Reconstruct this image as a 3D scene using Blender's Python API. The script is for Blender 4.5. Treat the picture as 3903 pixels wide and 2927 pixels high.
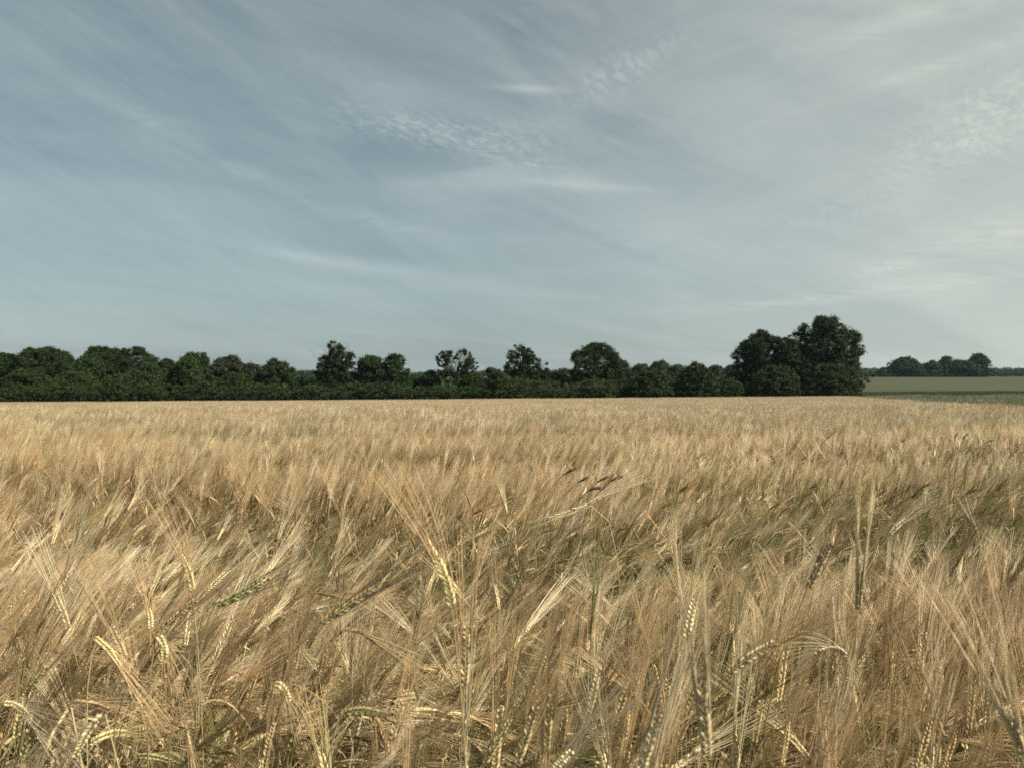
import bpy, math, random
import numpy as np
R = math.radians
scene = bpy.context.scene
for o in list(bpy.data.objects):
    bpy.data.objects.remove(o)

# ------------------------------------------------------------------ camera
E = 1.31                                   # eye height above the soil
FPX = 2930.0                               # focal length in photo pixels
cam_d = bpy.data.cameras.new('camera')
cam = bpy.data.objects.new('camera', cam_d)
scene.collection.objects.link(cam)
cam.location = (0, 0, E)
cam.rotation_euler = (R(90 - 0.753), 0, 0)
cam_d.sensor_width = 36.0
cam_d.lens = 36.0 * FPX / 3903.0
cam_d.clip_start = 0.02
cam_d.clip_end = 20000
cam_d.dof.use_dof = True
cam_d.dof.focus_distance = 2.2
cam_d.dof.aperture_fstop = 8.0
scene.camera = cam

# ------------------------------------------------------------------ light and exposure
SUN_AZ, SUN_EL = 109.0, 43.0                # azimuth clockwise from the view direction (+Y)
sd = bpy.data.lights.new('sun', 'SUN')
sd.energy = 5.0
sd.angle = R(0.6)
sd.color = (1.0, 0.91, 0.77)
sun = bpy.data.objects.new('sun', sd)
scene.collection.objects.link(sun)
sun.rotation_euler = (R(90 - SUN_EL), 0, R(180 - SUN_AZ))
scene.view_settings.view_transform = 'Standard'
scene.view_settings.look = 'None'
scene.view_settings.exposure = 0.74
scene.view_settings.gamma = 1.0
scene.cycles.use_denoising = False
scene.cycles.max_bounces = 8
scene.cycles.diffuse_bounces = 3
scene.cycles.glossy_bounces = 2
scene.cycles.transmission_bounces = 4
scene.cycles.volume_bounces = 0
scene.cycles.use_adaptive_sampling = False
scene.cycles.caustics_reflective = False
scene.cycles.caustics_refractive = False


class NT:
    """small helper to write node trees as expressions"""
    def __init__(self, tree):
        self.t = tree
        self.n = tree.nodes
        self.l = tree.links
    def node(self, typ, **kw):
        n = self.n.new(typ)
        for k, v in kw.items():
            setattr(n, k, v)
        return n
    def put(self, sock, v):
        if isinstance(v, (int, float)):
            sock.default_value = v
        elif isinstance(v, (tuple, list)):
            if len(sock.default_value) == 4 and len(v) == 3:
                v = (*v, 1)
            sock.default_value = v
        else:
            self.l.new(v, sock)
    def m(self, op, a, b=0.0, c=None, clamp=False):
        n = self.node('ShaderNodeMath', operation=op, use_clamp=clamp)
        self.put(n.inputs[0], a)
        if len(n.inputs) > 1: self.put(n.inputs[1], b)
        if c is not None: self.put(n.inputs[2], c)
        return n.outputs[0]
    def mix(self, f, a, b, mode='MIX'):
        n = self.node('ShaderNodeMix', data_type='RGBA', blend_type=mode)
        self.put(n.inputs[0], f); self.put(n.inputs[6], a); self.put(n.inputs[7], b)
        return n.outputs[2]
    def noise(self, vec, scale, detail=3, rough=.5, dist=0.0, w=0):
        n = self.node('ShaderNodeTexNoise')
        if vec is not None: self.put(n.inputs['Vector'], vec)
        self.put(n.inputs['Scale'], scale); self.put(n.inputs['Detail'], detail)
        self.put(n.inputs['Roughness'], rough); self.put(n.inputs['Distortion'], dist)
        return n.outputs[0]
    def ramp(self, v, lo, hi):
        n = self.node('ShaderNodeMapRange', interpolation_type='SMOOTHSTEP')
        self.put(n.inputs[0], v); self.put(n.inputs[1], lo); self.put(n.inputs[2], hi)
        return n.outputs[0]
    def comb(self, x, y, z):
        n = self.node('ShaderNodeCombineXYZ')
        self.put(n.inputs[0], x); self.put(n.inputs[1], y); self.put(n.inputs[2], z)
        return n.outputs[0]


# ------------------------------------------------------------------ world: thin cirrus over a blue-grey sky
world = bpy.data.worlds.new('World')
scene.world = world
world.use_nodes = True
world.node_tree.nodes.clear()
w = NT(world.node_tree)
tc = w.node('ShaderNodeTexCoord')
sep = w.node('ShaderNodeSeparateXYZ')
w.l.new(tc.outputs['Generated'], sep.inputs[0])
dx, dy, dz = sep.outputs
sky = w.node('ShaderNodeTexSky', sky_type='NISHITA', sun_disc=False)
sky.sun_elevation = R(SUN_EL)
sky.sun_rotation = R(SUN_AZ)
sky.air_density = 1.0
sky.dust_density = 1.6
sky.ozone_density = 2.0
az = w.m('ARCTAN2', dx, dy)
el = w.m('ARCSINE', dz)
zc = w.m('MAXIMUM', dz, 0.0)
den = w.m('ADD', zc, 0.16)
u = w.m('DIVIDE', dx, den)
v = w.m('DIVIDE', dy, den)
uv = w.comb(u, v, 0.0)


def blob(cx, cy, rx, ry, rot=0.0):
    """gaussian patch of sky round the photo pixel (cx, cy)"""
    a0 = math.atan((cx - 1951.5) / FPX)
    e0 = math.atan((1425 - cy) / FPX * math.cos(a0))
    ca, sa = math.cos(R(rot)), math.sin(R(rot))
    da = w.m('SUBTRACT', az, a0)
    de = w.m('SUBTRACT', el, e0)
    p = w.m('MULTIPLY', w.m('ADD', w.m('MULTIPLY', da, ca), w.m('MULTIPLY', de, sa)), FPX / rx)
    q = w.m('MULTIPLY', w.m('SUBTRACT', w.m('MULTIPLY', de, ca), w.m('MULTIPLY', da, sa)), FPX / ry)
    r2 = w.m('ADD', w.m('MULTIPLY', p, p), w.m('MULTIPLY', q, q))
    return w.m('POWER', 2.718, w.m('MULTIPLY', r2, -1.0))


def rotscale(ang, sx, sy):
    n = w.node('ShaderNodeMapping', vector_type='TEXTURE')
    w.l.new(uv, n.inputs[0])
    n.inputs['Rotation'].default_value = (0, 0, R(ang))
    n.inputs['Scale'].default_value = (1 / sx, 1 / sy, 1)
    return n.outputs[0]


# large soft veil, long streaks, fine mackerel ripples
veil = w.ramp(w.noise(rotscale(35, .55, 1.5), 1.1, 5, .55, .6), .34, .72)
streak = w.ramp(w.noise(rotscale(-14, .8, 4.2), 1.3, 7, .62, .9), .45, .85)
fine = w.ramp(w.noise(rotscale(20, 9, 22), 1.5, 5, .65, 1.2), .38, .72)
ripple = w.ramp(w.noise(rotscale(60, 14, 30), 1.6, 3, .6, .6), .40, .68)
def fibres(rot, sx, sy, sc, lo, hi):
    n = w.node('ShaderNodeMapping', vector_type='TEXTURE')
    w.l.new(w.comb(az, el, 0.0), n.inputs[0])
    n.inputs['Rotation'].default_value = (0, 0, R(rot))
    n.inputs['Scale'].default_value = (1 / sx, 1 / sy, 1)
    return w.ramp(w.noise(n.outputs[0], sc, 9, .66, .9), lo, hi)
fibf = fibres(-27, 3.2, 17, 1.6, .34, .70)
fibr = fibres(17, 3.0, 17, 1.7, .36, .72)
edge = w.ramp(w.noise(rotscale(-10, 2.5, 7), 1.8, 6, .65, 1.0), .30, .62)
patches = [
    (1780, 520, 360, 62, -4, ripple, .50), (1900, 580, 300, 45, -16, fine, .45), (1450, 470, 260, 45, -10, ripple, .28),
    (2350, 280, 230, 60, 24, ripple, .42), (2010, 345, 130, 14, -3, None, .38), (1960, 270, 300, 40, -38, None, .06),
    (1900, 700, 380, 36, 3, None, .26), (2250, 712, 240, 16, -5, None, .26), (1900, 650, 220, 26, 8, edge, .22),
    (1180, 985, 240, 24, -8, None, .30), (1550, 1040, 330, 34, -7, None, .26), (450, 430, 280, 35, -10, edge, .16),
    (560, 450, 90, 30, -20, fine, .12), (930, 660, 120, 28, -20, edge, .22), (1450, 850, 260, 26, -12, edge, .18),
    (3820, 440, 300, 150, 18, ripple, .38), (3650, 520, 260, 120, 25, fine, .30), (3350, 770, 420, 75, 10, ripple, -.20), (3750, 900, 300, 70, 8, edge, .28),
    (3380, 1020, 120, 26, 10, fine, .38), (3500, 60, 360, 40, 8, edge, .25), (3480, 290, 260, 22, 10, edge, .26), (2950, 1160, 300, 18, 3, edge, .26),
    (3500, 1090, 420, 26, 4, edge, .24), (2100, 1120, 420, 26, -3, edge, .10), (2200, 910, 300, 24, -2, edge, .10),
    (1500, 60, 260, 200, 30, fibf, -.14), (2080, 100, 320, 200, 20, fibf, -.26), (2350, 520, 260, 90, 20, fibf, -.20),
    (1550, 560, 200, 60, 0, None, -.10), (1480, 960, 380, 50, 0, None, -.12), (200, 520, 420, 120, -12, None, -.14),
]
fib = fibres(-22, 1.7, 8.0, 1.5, .36, .72)
high = w.ramp(dz, .0, .16)
cl = w.m('ADD', w.m('ADD', w.m('MULTIPLY', veil, .18), .12), w.m('MULTIPLY', w.m('MULTIPLY', streak, high), .07))
cl = w.m('ADD', cl, w.m('MULTIPLY', fib, .17))
leftw = w.ramp(az, .25, -.35)
cl = w.m('ADD', cl, w.m('MULTIPLY', w.m('MULTIPLY', fibf, high), w.m('ADD', w.m('MULTIPLY', leftw, .10), .03)))
cl = w.m('ADD', cl, w.m('MULTIPLY', w.m('MULTIPLY', fibr, high), w.m('MULTIPLY', w.m('SUBTRACT', 1.0, leftw), .08)))
for (cx, cy, rx, ry, rot, tex, amp) in patches:
    b = blob(cx, cy, rx, ry, rot)
    if tex is not None:
        b = w.m('MULTIPLY', b, tex); amp = amp * (.62 if tex is ripple else 1.0)
    cl = w.m('ADD', cl, w.m('MULTIPLY', b, amp))
# veil thickens towards the sun and the horizon
sx, sy, sz = (math.cos(R(35)) * math.sin(R(75)), math.cos(R(35)) * math.cos(R(75)), math.sin(R(35)))   # milky veil at the right
sdot = w.m('ADD', w.m('ADD', w.m('MULTIPLY', dx, sx), w.m('MULTIPLY', dy, sy)), w.m('MULTIPLY', dz, sz))
toward = w.ramp(sdot, .12, 1.0)
low = w.m('POWER', w.m('SUBTRACT', 1.0, zc, clamp=True), 9.0)
cl = w.m('ADD', cl, w.m('MULTIPLY', toward, .62))
cl = w.m('ADD', cl, w.m('MULTIPLY', low, .46))
cl = w.m('MULTIPLY', cl, .82, clamp=True)
hs = w.node('ShaderNodeHueSaturation')
hs.inputs['Saturation'].default_value = .52
w.l.new(sky.outputs[0], hs.inputs['Color'])
base = w.mix(1.0, hs.outputs[0], (.58, .72, .70), 'MULTIPLY')
cloudcol = w.mix(toward, (4.75, 5.6, 5.65), (6.1, 6.25, 5.5))
full = w.mix(cl, base, cloudcol)
bg = w.node('ShaderNodeBackground')
w.l.new(full, bg.inputs[0])
bg.inputs[1].default_value = 0.066
out = w.node('ShaderNodeOutputWorld')
w.l.new(bg.outputs[0], out.inputs[0])

# ------------------------------------------------------------------ terrain
def sm(t):
    t = np.clip(t, 0, 1)
    return t * t * (3 - 2 * t)

PY = np.array([-60, 0, 60, 150, 158, 200, 300, 470, 620, 1000, 2000, 9000.])
PZ = np.array([0.6, 0, -1.722, -4.305, -4.36, -3.7, -2.25, -.72, -.95, -1.4, 0, 0.])

def ground(x, y):
    x = np.asarray(x, float); y = np.asarray(y, float)
    z = np.interp(y, PY, PZ)
    tilt = .0082 * (np.clip(x, -150, 110) - 18) * sm(y / 150) * (1 - sm((y - 160) / 150))
    return z + tilt

def crop_edge(y):
    return 9.0 + .3866 * y

def bumps(x, y, seed, n=9, lo=.6, hi=1.8):
    """smooth pseudo-noise, about -1..1"""
    r = np.random.RandomState(seed)
    a = np.zeros(np.broadcast(x, y).shape)
    for i in range(n):
        th = r.rand() * 6.28; f = lo + (hi - lo) * r.rand(); ph = r.rand() * 6.28
        a = a + np.sin((x * math.cos(th) + y * math.sin(th)) * f + ph)
    return a / math.sqrt(n) / 1.3

# ------------------------------------------------------------------ mesh helpers (numpy, quads only)
class MB:
    def __init__(self):
        self.v = []; self.f = []; self.c = []; self.n = 0
    def add(self, vf, col):
        v, f = vf
        v = v.reshape(-1, 3)
        c = np.asarray(col, float)
        if c.ndim == 1:
            c = np.broadcast_to(c, (len(v), 3))
        self.v.append(v); self.f.append(f + self.n); self.c.append(c.reshape(-1, 3)); self.n += len(v)
        return self
    def merge(self, o, M=None, t=None, tint=1.0):
        for v, f, c in zip(o.v, o.f, o.c):
            vv = v if M is None else v @ M.T
            if t is not None: vv = vv + t
            self.v.append(vv); self.c.append(c * tint)
        off = self.n
        for f in o.f: self.f.append(f + off)
        self.n += o.n
        return self
    def mesh(self, name, mat, smooth=True):
        v = np.concatenate(self.v).astype(np.float32); f = np.concatenate(self.f).astype(np.int32); c = np.concatenate(self.c)
        me = bpy.data.meshes.new(name)
        me.vertices.add(len(v)); me.vertices.foreach_set('co', v.ravel())
        me.loops.add(f.size); me.loops.foreach_set('vertex_index', f.ravel())
        me.polygons.add(len(f)); me.polygons.foreach_set('loop_start', np.arange(0, f.size, 4, dtype=np.int32))
        me.polygons.foreach_set('loop_total', np.full(len(f), 4, dtype=np.int32))
        if smooth: me.polygons.foreach_set('use_smooth', np.ones(len(f), bool))
        at = me.attributes.new('tint', 'FLOAT_COLOR', 'POINT')
        at.data.foreach_set('color', np.concatenate([np.clip(c, 0, 1), np.ones((len(c), 1))], 1).astype(np.float32).ravel())
        me.materials.append(mat)
        me.update(calc_edges=True)
        return me

def nrm(a):
    return a / np.maximum(np.linalg.norm(a, axis=-1, keepdims=True), 1e-9)

def tubes(P, Rr, S=3, phase=None):
    P = np.asarray(P, float)
    if P.ndim == 2: P = P[None]
    N, K, _ = P.shape
    Rr = np.broadcast_to(np.asarray(Rr, float), (N, K))
    T = nrm(np.gradient(P, axis=1))
    ref = np.where(np.abs(T[:, :1, 2:3]) < .8, np.array([0, 0, 1.]), np.array([1., 0, 0]))
    U = nrm(np.cross(T, ref)); V = np.cross(T, U)
    a = np.arange(S) / S * 2 * math.pi
    ph = np.zeros((N, 1)) if phase is None else phase.reshape(N, 1)
    ca = np.cos(a[None] + ph)[:, None, :, None]; sa = np.sin(a[None] + ph)[:, None, :, None]
    v = P[:, :, None] + Rr[:, :, None, None] * (ca * U[:, :, None] + sa * V[:, :, None])
    idx = np.arange(N * K * S).reshape(N, K, S)
    i0 = idx[:, :-1]; i1 = idx[:, 1:]
    f = np.stack([i0, np.roll(i0, -1, 2), np.roll(i1, -1, 2), i1], -1).reshape(-1, 4)
    return v, f

def ribbons(P, W, side):
    N, K, _ = P.shape
    W = np.broadcast_to(np.asarray(W, float), (N, K))
    s = side if side.ndim == 3 else side[:, None]
    v = np.stack([P - s * W[..., None] / 2, P + s * W[..., None] / 2], 2)
    idx = np.arange(N * K * 2).reshape(N, K, 2)
    f = np.stack([idx[:, :-1, 0], idx[:, :-1, 1], idx[:, 1:, 1], idx[:, 1:, 0]], -1).reshape(-1, 4)
    return v, f

def grains(B, A, Bs, C, L, W, Th, S=8, rings=((0, .12), (.14, .72), (.42, 1.), (.74, .74), (1., .1))):
    """plump pointed kernels at B along A; Bs, C the width and thickness axes"""
    N = len(B)
    t = np.array([r[0] for r in rings]); rr = np.array([r[1] for r in rings]); K = len(t)
    a = np.arange(S) / S * 2 * math.pi
    v = (B[:, None, None] + A[:, None, None] * (t[None, :, None, None] * L[:, None, None, None])
         + rr[None, :, None, None] * (np.cos(a)[None, None, :, None] * Bs[:, None, None] * W[:, None, None, None] / 2
                                      + np.sin(a)[None, None, :, None] * C[:, None, None] * Th[:, None, None, None] / 2))
    idx = np.arange(N * K * S).reshape(N, K, S)
    i0 = idx[:, :-1]; i1 = idx[:, 1:]
    f = np.stack([i0, np.roll(i0, -1, 2), np.roll(i1, -1, 2), i1], -1).reshape(-1, 4)
    return v, f, (N, K, S)

# ------------------------------------------------------------------ materials
def mat_base(name):
    m = bpy.data.materials.new(name); m.use_nodes = True; m.node_tree.nodes.clear()
    return m, NT(m.node_tree)

def plant_mat(name, trans=.3, rough=.55, spec=.3, rand=.25, big=None, fine=0.0, fine_scale=400):
    """vertex tint x per-plant variation x broad patches over the ground"""
    m, t = mat_base(name)
    at = t.node('ShaderNodeAttribute', attribute_name='tint')
    oi = t.node('ShaderNodeObjectInfo')
    geo = t.node('ShaderNodeNewGeometry')
    f = t.m('ADD', t.m('MULTIPLY', oi.outputs['Random'], rand), 1 - rand / 2)
    col = t.mix(1.0, at.outputs['Color'], t.comb(f, f, f), 'MULTIPLY')
    if big:
        mp = t.node('ShaderNodeMapping')
        t.l.new(geo.outputs['Position'], mp.inputs[0])
        mp.inputs['Scale'].default_value = (.45, 1.0, 0)
        n1 = t.ramp(t.noise(mp.outputs[0], big[0], 3, .55), .50, .72)
        col = t.mix(t.m('MULTIPLY', n1, big[1]), col, t.mix(1.0, col, big[2], 'MULTIPLY'))
    if fine > 0:
        nf = t.m('ADD', t.m('MULTIPLY', t.noise(geo.outputs['Position'], fine_scale, 2), fine * 2), 1 - fine)
        col = t.mix(1.0, col, t.comb(nf, nf, nf), 'MULTIPLY')
    p = t.node('ShaderNodeBsdfPrincipled')
    t.l.new(col, p.inputs['Base Color']); p.inputs['Roughness'].default_value = rough
    p.inputs['Specular IOR Level'].default_value = spec
    tr = t.node('ShaderNodeBsdfTranslucent'); t.l.new(col, tr.inputs[0])
    mx = t.node('ShaderNodeMixShader'); mx.inputs[0].default_value = trans
    t.l.new(p.outputs[0], mx.inputs[1]); t.l.new(tr.outputs[0], mx.inputs[2])
    o = t.node('ShaderNodeOutputMaterial'); t.l.new(mx.outputs[0], o.inputs[0])
    return m

OLIVE = (.52, .72, .42)
M_straw = plant_mat('barley_straw', .22, .42, .5, .45, (1.1, .55, OLIVE))
M_ear = plant_mat('barley_grain', .10, .55, .30, .25, None, .22, 1400)
M_far = plant_mat('barley_far', .32, .5, .35, .12, (.22, .30, (.80, .84, .74)), .10, 3)
M_grass = plant_mat('verge_grass', .30, .6, .2, .3, (.5, .5, (.7, .8, .7)))
M_leaf = plant_mat('foliage', .22, .6, .18, .0, None, .22, .9)
M_bark = plant_mat('bark', .0, .9, .1, .1, None, .25, 8)
M_darkcrop = plant_mat('dark_crop_leaf', .2, .6, .2, .25)

def simple_mat(name, fn, rough=.9):
    m, t = mat_base(name)
    p = t.node('ShaderNodeBsdfPrincipled')
    geo = t.node('ShaderNodeNewGeometry')
    t.put(p.inputs['Base Color'], fn(t, geo.outputs['Position'])); p.inputs['Roughness'].default_value = rough
    p.inputs['Specular IOR Level'].default_value = .15
    o = t.node('ShaderNodeOutputMaterial'); t.l.new(p.outputs[0], o.inputs[0])
    return m

def soil_col(t, pos):
    n = t.noise(pos, 6, 5, .6)
    return t.mix(n, (.030, .024, .014), (.075, .058, .034))

def field_col(t, pos):
    mp = t.node('ShaderNodeMapping'); t.l.new(pos, mp.inputs[0]); mp.inputs['Scale'].default_value = (.006, .05, 0)
    n = t.ramp(t.noise(mp.outputs[0], 1.0, 5, .6), .3, .7)
    n2 = t.noise(pos, .9, 5, .7)
    c = t.mix(n, (.043, .050, .022), (.062, .067, .031))
    return t.mix(t.m('MULTIPLY', n2, .5), c, (.028, .038, .018))

M_soil = simple_mat('soil', soil_col)
M_field = simple_mat('green_field', field_col)

# ------------------------------------------------------------------ linking helpers
COL = scene.collection

def link(name, data, parent=None, loc=None):
    o = bpy.data.objects.new(name, data)
    COL.objects.link(o)
    if parent is not None: o.parent = parent
    if loc is not None: o.location = loc
    return o

def tag(o, label=None, cat=None, group=None, kind=None):
    if label: o['label'] = label
    if cat: o['category'] = cat
    if group: o['group'] = group
    if kind: o['kind'] = kind
    return o

def wpos(px, py, d):
    """photo pixel at depth d (metres along +Y) to a point"""
    return np.array([(px - 1951.5) / FPX * d, d, E + (1425 - py) / FPX * d])

# ------------------------------------------------------------------ ground sheets
def sheet(name, xs, ys, dz, mat):
    X, Y = np.meshgrid(xs, ys)
    Z = ground(X, Y) + dz
    v = np.stack([X, Y, Z], -1)
    ny, nx = X.shape
    i = np.arange(nx * ny).reshape(ny, nx)
    f = np.stack([i[:-1, :-1], i[:-1, 1:], i[1:, 1:], i[1:, :-1]], -1).reshape(-1, 4)
    mb = MB(); mb.add((v, f), (.1, .1, .1))
    return link(name, mb.mesh(name, mat))

xs = np.concatenate([[-6000, -3000, -1500, -800, -400, -250], np.arange(-180, 181, 12), [250, 400, 800, 1500, 3000, 6000]])
ys = np.concatenate([[-60], np.arange(-40, 240, 8), np.arange(240, 640, 20), [700, 800, 1000, 1400, 2000, 3500, 6000, 9000]])
g = sheet('ground', xs, ys, 0, M_soil); tag(g, kind='structure')
g['label'] = 'bare brown soil under the barley'
ysf = np.concatenate([np.arange(152, 240, 8), np.arange(240, 640, 20), [700, 800, 1000, 1400, 2000, 3500, 6000, 9000]])
fo = sheet('green_field', xs, ysf, .012, M_field); tag(fo, kind='structure')
fo['label'] = 'far green field rising beyond the hedge'

# ------------------------------------------------------------------ barley
STRAW = np.array([.62, .445, .238]); PALE = np.array([.77, .65, .43]); GOLD = np.array([.62, .49, .25])
TAN = np.array([.48, .345, .185]); BROWN = np.array([.30, .215, .13]); YGREEN = np.array([.47, .44, .19])
GREEN = np.array([.165, .205, .07]); DARK = np.array([.035, .028, .024])

def interp_path(P, s):
    """point and tangent at arc fractions s of polyline P"""
    seg = np.linalg.norm(np.diff(P, axis=0), axis=1); cum = np.concatenate([[0], np.cumsum(seg)]); L = cum[-1]
    q = np.stack([np.interp(s * L, cum, P[:, k]) for k in range(3)], -1)
    T = nrm(np.gradient(P, axis=0))
    t = nrm(np.stack([np.interp(s * L, cum, T[:, k]) for k in range(3)], -1))
    return q, t, L

def barley(rng, stem, ear, side, awn, kcol, acol, scol, lod=0, leaves=2, splay=1.0, awn_r=.0005, width=1.0, nk=12):
    """parts of one plant: stem, ear, awns, leaves as MB"""
    out = {}
    mb = MB()
    K, S = ((12, 5), (5, 3), (3, 3))[min(lod, 2)]
    q, t, L = interp_path(stem, np.linspace(0, 1, K))
    rad = np.linspace(.0017, .0009, K) * (1 if lod == 0 else 1.3)
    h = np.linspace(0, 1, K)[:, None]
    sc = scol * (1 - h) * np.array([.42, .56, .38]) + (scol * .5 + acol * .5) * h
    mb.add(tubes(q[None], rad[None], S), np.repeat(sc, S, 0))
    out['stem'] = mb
    # ear
    if kcol[0] > .1: kcol = kcol * .55 + (GOLD * .7 + YGREEN * .3) * .45 * float(np.clip(kcol.sum() / 1.2, .6, 1.25))
    mb = MB()
    Lx = interp_path(ear, np.array([0., 1]))[2]
    if lod == 0:
        n = nk * 2
        s = (np.arange(n) + .2) / n * .94
        q, t, L = interp_path(ear, s)
        sg = np.where(np.arange(n) % 2 == 0, 1., -1.)[:, None]
        b = nrm(side - (t * side).sum(-1, keepdims=True) * t); c = np.cross(t, b)
        k = .72 + .34 * np.sin(np.clip(s * 1.15 + .12, 0, 1) * math.pi) ** .7
        an = R(18) + rng.normal(0, R(2.5), n)[:, None]
        a = nrm(t * np.cos(an) + b * sg * np.sin(an) + c * rng.normal(0, .06, (n, 1)))
        bb = nrm(np.cross(c, a))
        Lk = .0122 * k * Lx / .088 * rng.uniform(.9, 1.1, n); W = .0042 * k * width * rng.uniform(.88, 1.1, n); Th = .0038 * k * width
        base = q + b * sg * .0014 * width + c * rng.normal(0, .0005, (n, 1))
        S = 8
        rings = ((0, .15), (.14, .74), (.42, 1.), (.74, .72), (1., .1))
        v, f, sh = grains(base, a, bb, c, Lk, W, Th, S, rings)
        ringt = np.array([.38, .70, 1.10, 1.15, .9])[None, :, None, None]  # shade between kernels painted in: dark at the base, lighter beyond
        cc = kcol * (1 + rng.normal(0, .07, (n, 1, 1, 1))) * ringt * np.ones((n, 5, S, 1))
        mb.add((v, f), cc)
        # thin glumes beside each kernel
        v, f, sh = grains(base - bb * sg * .0012 + c * .0012, nrm(a + c * .12), bb, c, Lk * .72, W * .35, Th * .4, 4, ((0, .3), (.4, 1.), (1., .1)))
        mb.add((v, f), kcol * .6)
        tip = base + a * Lk[:, None] * .93
        L0 = awn * (.86 + .22 * rng.rand(n)) + (1 - s) * Lx * .45
        N, KA = n, 5
    else:
        n = 22 if lod == 1 else 13
        s = (np.arange(n) + .3) / n
        q, t, L = interp_path(ear, s)
        sg = np.where(np.arange(n) % 2 == 0, 1., -1.)[:, None]
        b = nrm(side - (t * side).sum(-1, keepdims=True) * t); c = np.cross(t, b)
        KS = 5 if lod == 1 else 3
        qq, tt, _ = interp_path(ear, np.linspace(0, 1, KS))
        pr = np.array([.3, .9, 1., .85, .3] if lod == 1 else [.5, 1., .3]) * .0048
        mb.add(tubes(qq[None], pr[None], 4 if lod == 1 else 3), kcol)
        tip = q + b * sg * .004
        L0 = awn * (1.08 if lod == 1 else 1.0) * (.85 + .25 * rng.rand(n)) + (1 - s) * Lx * .6
        KA = 3
    out['ear'] = mb
    # awns
    t_end = nrm(ear[-1] - ear[-2])
    d0 = nrm(t + b * sg * (np.abs(rng.normal(.05, .045, (n, 1))) * splay + .02) + c * rng.normal(0, .045 * splay, (n, 1)))
    uu = np.linspace(0, 1, KA)[None, :, None]
    bend = (t_end - t) * .55 + np.array([0, 0, -.05]) + rng.normal(0, .035 * splay, (n, 3))
    P = tip[:, None] + (d0[:, None] * uu + bend[:, None] * uu * uu * .5) * L0[:, None, None]
    ar = {0: awn_r, 1: .00052, 2: .00062}[min(lod, 2)]
    rad = ar * np.linspace(1, .35, KA)
    mb = MB()
    cc = acol * (1 + rng.normal(0, .10, (n, 1, 1, 1))) * np.linspace(.92, 1.1, KA)[None, :, None, None] * np.ones((n, KA, 3, 1))
    mb.add(tubes(P, np.broadcast_to(rad, (n, KA)), 3, rng.rand(n) * 6), cc)
    out['awns'] = mb
    # leaves
    for i in range(leaves):
        mb = MB()
        s0 = rng.uniform(.35, .86)
        q, t, L = interp_path(stem, np.array([s0, min(1, s0 + .05)]))
        az = rng.rand() * 6.28
        hd = np.array([math.cos(az), math.sin(az), 0])
        KL = 8 if lod == 0 else 4
        x = np.linspace(0, 1, KL)
        ll = rng.uniform(.10, .20)
        up = rng.uniform(.2, .8); dr = rng.uniform(.5, 1.5)
        P = q[0] + hd * (x[:, None] * ll * .75) + np.array([0, 0, 1.]) * ((x * up - x * x * dr) * ll)[:, None]
        sd_ = np.array([-hd[1], hd[0], 0]) + np.array([0, 0, 1.]) * rng.normal(0, .5)
        tw = nrm(sd_)[None, None] + hd[None, None] * (x[None, :, None] * rng.normal(0, .8))
        wd = .0068 * np.sin(np.clip(.25 + x * .75, 0, 1) * math.pi) ** .6 * rng.uniform(.6, 1.1)
        lc = STRAW * .8 if rng.rand() < .6 else (GREEN * .9 + TAN * .2)
        mb.add(ribbons(P[None], wd[None], nrm(tw)), lc)
        out['leaf%d' % i] = mb
    return out

def arc_plant(rng, H, lean, neck, earbend, earlen, az=0.0, wob=.02):
    """stem and ear centre lines: theta grows from 0 to lean, the neck adds its bend, the ear curls on"""
    def run(p, th, n, ds, dth):
        pts = [p.copy()]
        for i in range(n):
            th = th + dth
            p = p + np.array([math.sin(th) * ds, 0, math.cos(th) * ds]); pts.append(p.copy())
        return np.array(pts), th
    a, th = run(np.zeros(3), lean * .2, 10, (H - .07) / 10, lean * .8 / 10)
    b, th = run(a[-1], th, 5, .07 / 5, neck / 5)
    c, th = run(b[-1], th, 6, earlen / 6, earbend / 6)
    st = np.concatenate([a, b[1:]])
    st[1:, 1] += np.sin(np.linspace(0, 3.1, len(st) - 1)) * rng.normal(0, wob)
    c[:, 1] += st[-1, 1]
    ca, sa = math.cos(az), math.sin(az)
    M = np.array([[ca, -sa, 0], [sa, ca, 0], [0, 0, 1]])
    return st @ M.T, c @ M.T

POSES = ['upright', 'leaning', 'nodding']

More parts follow.
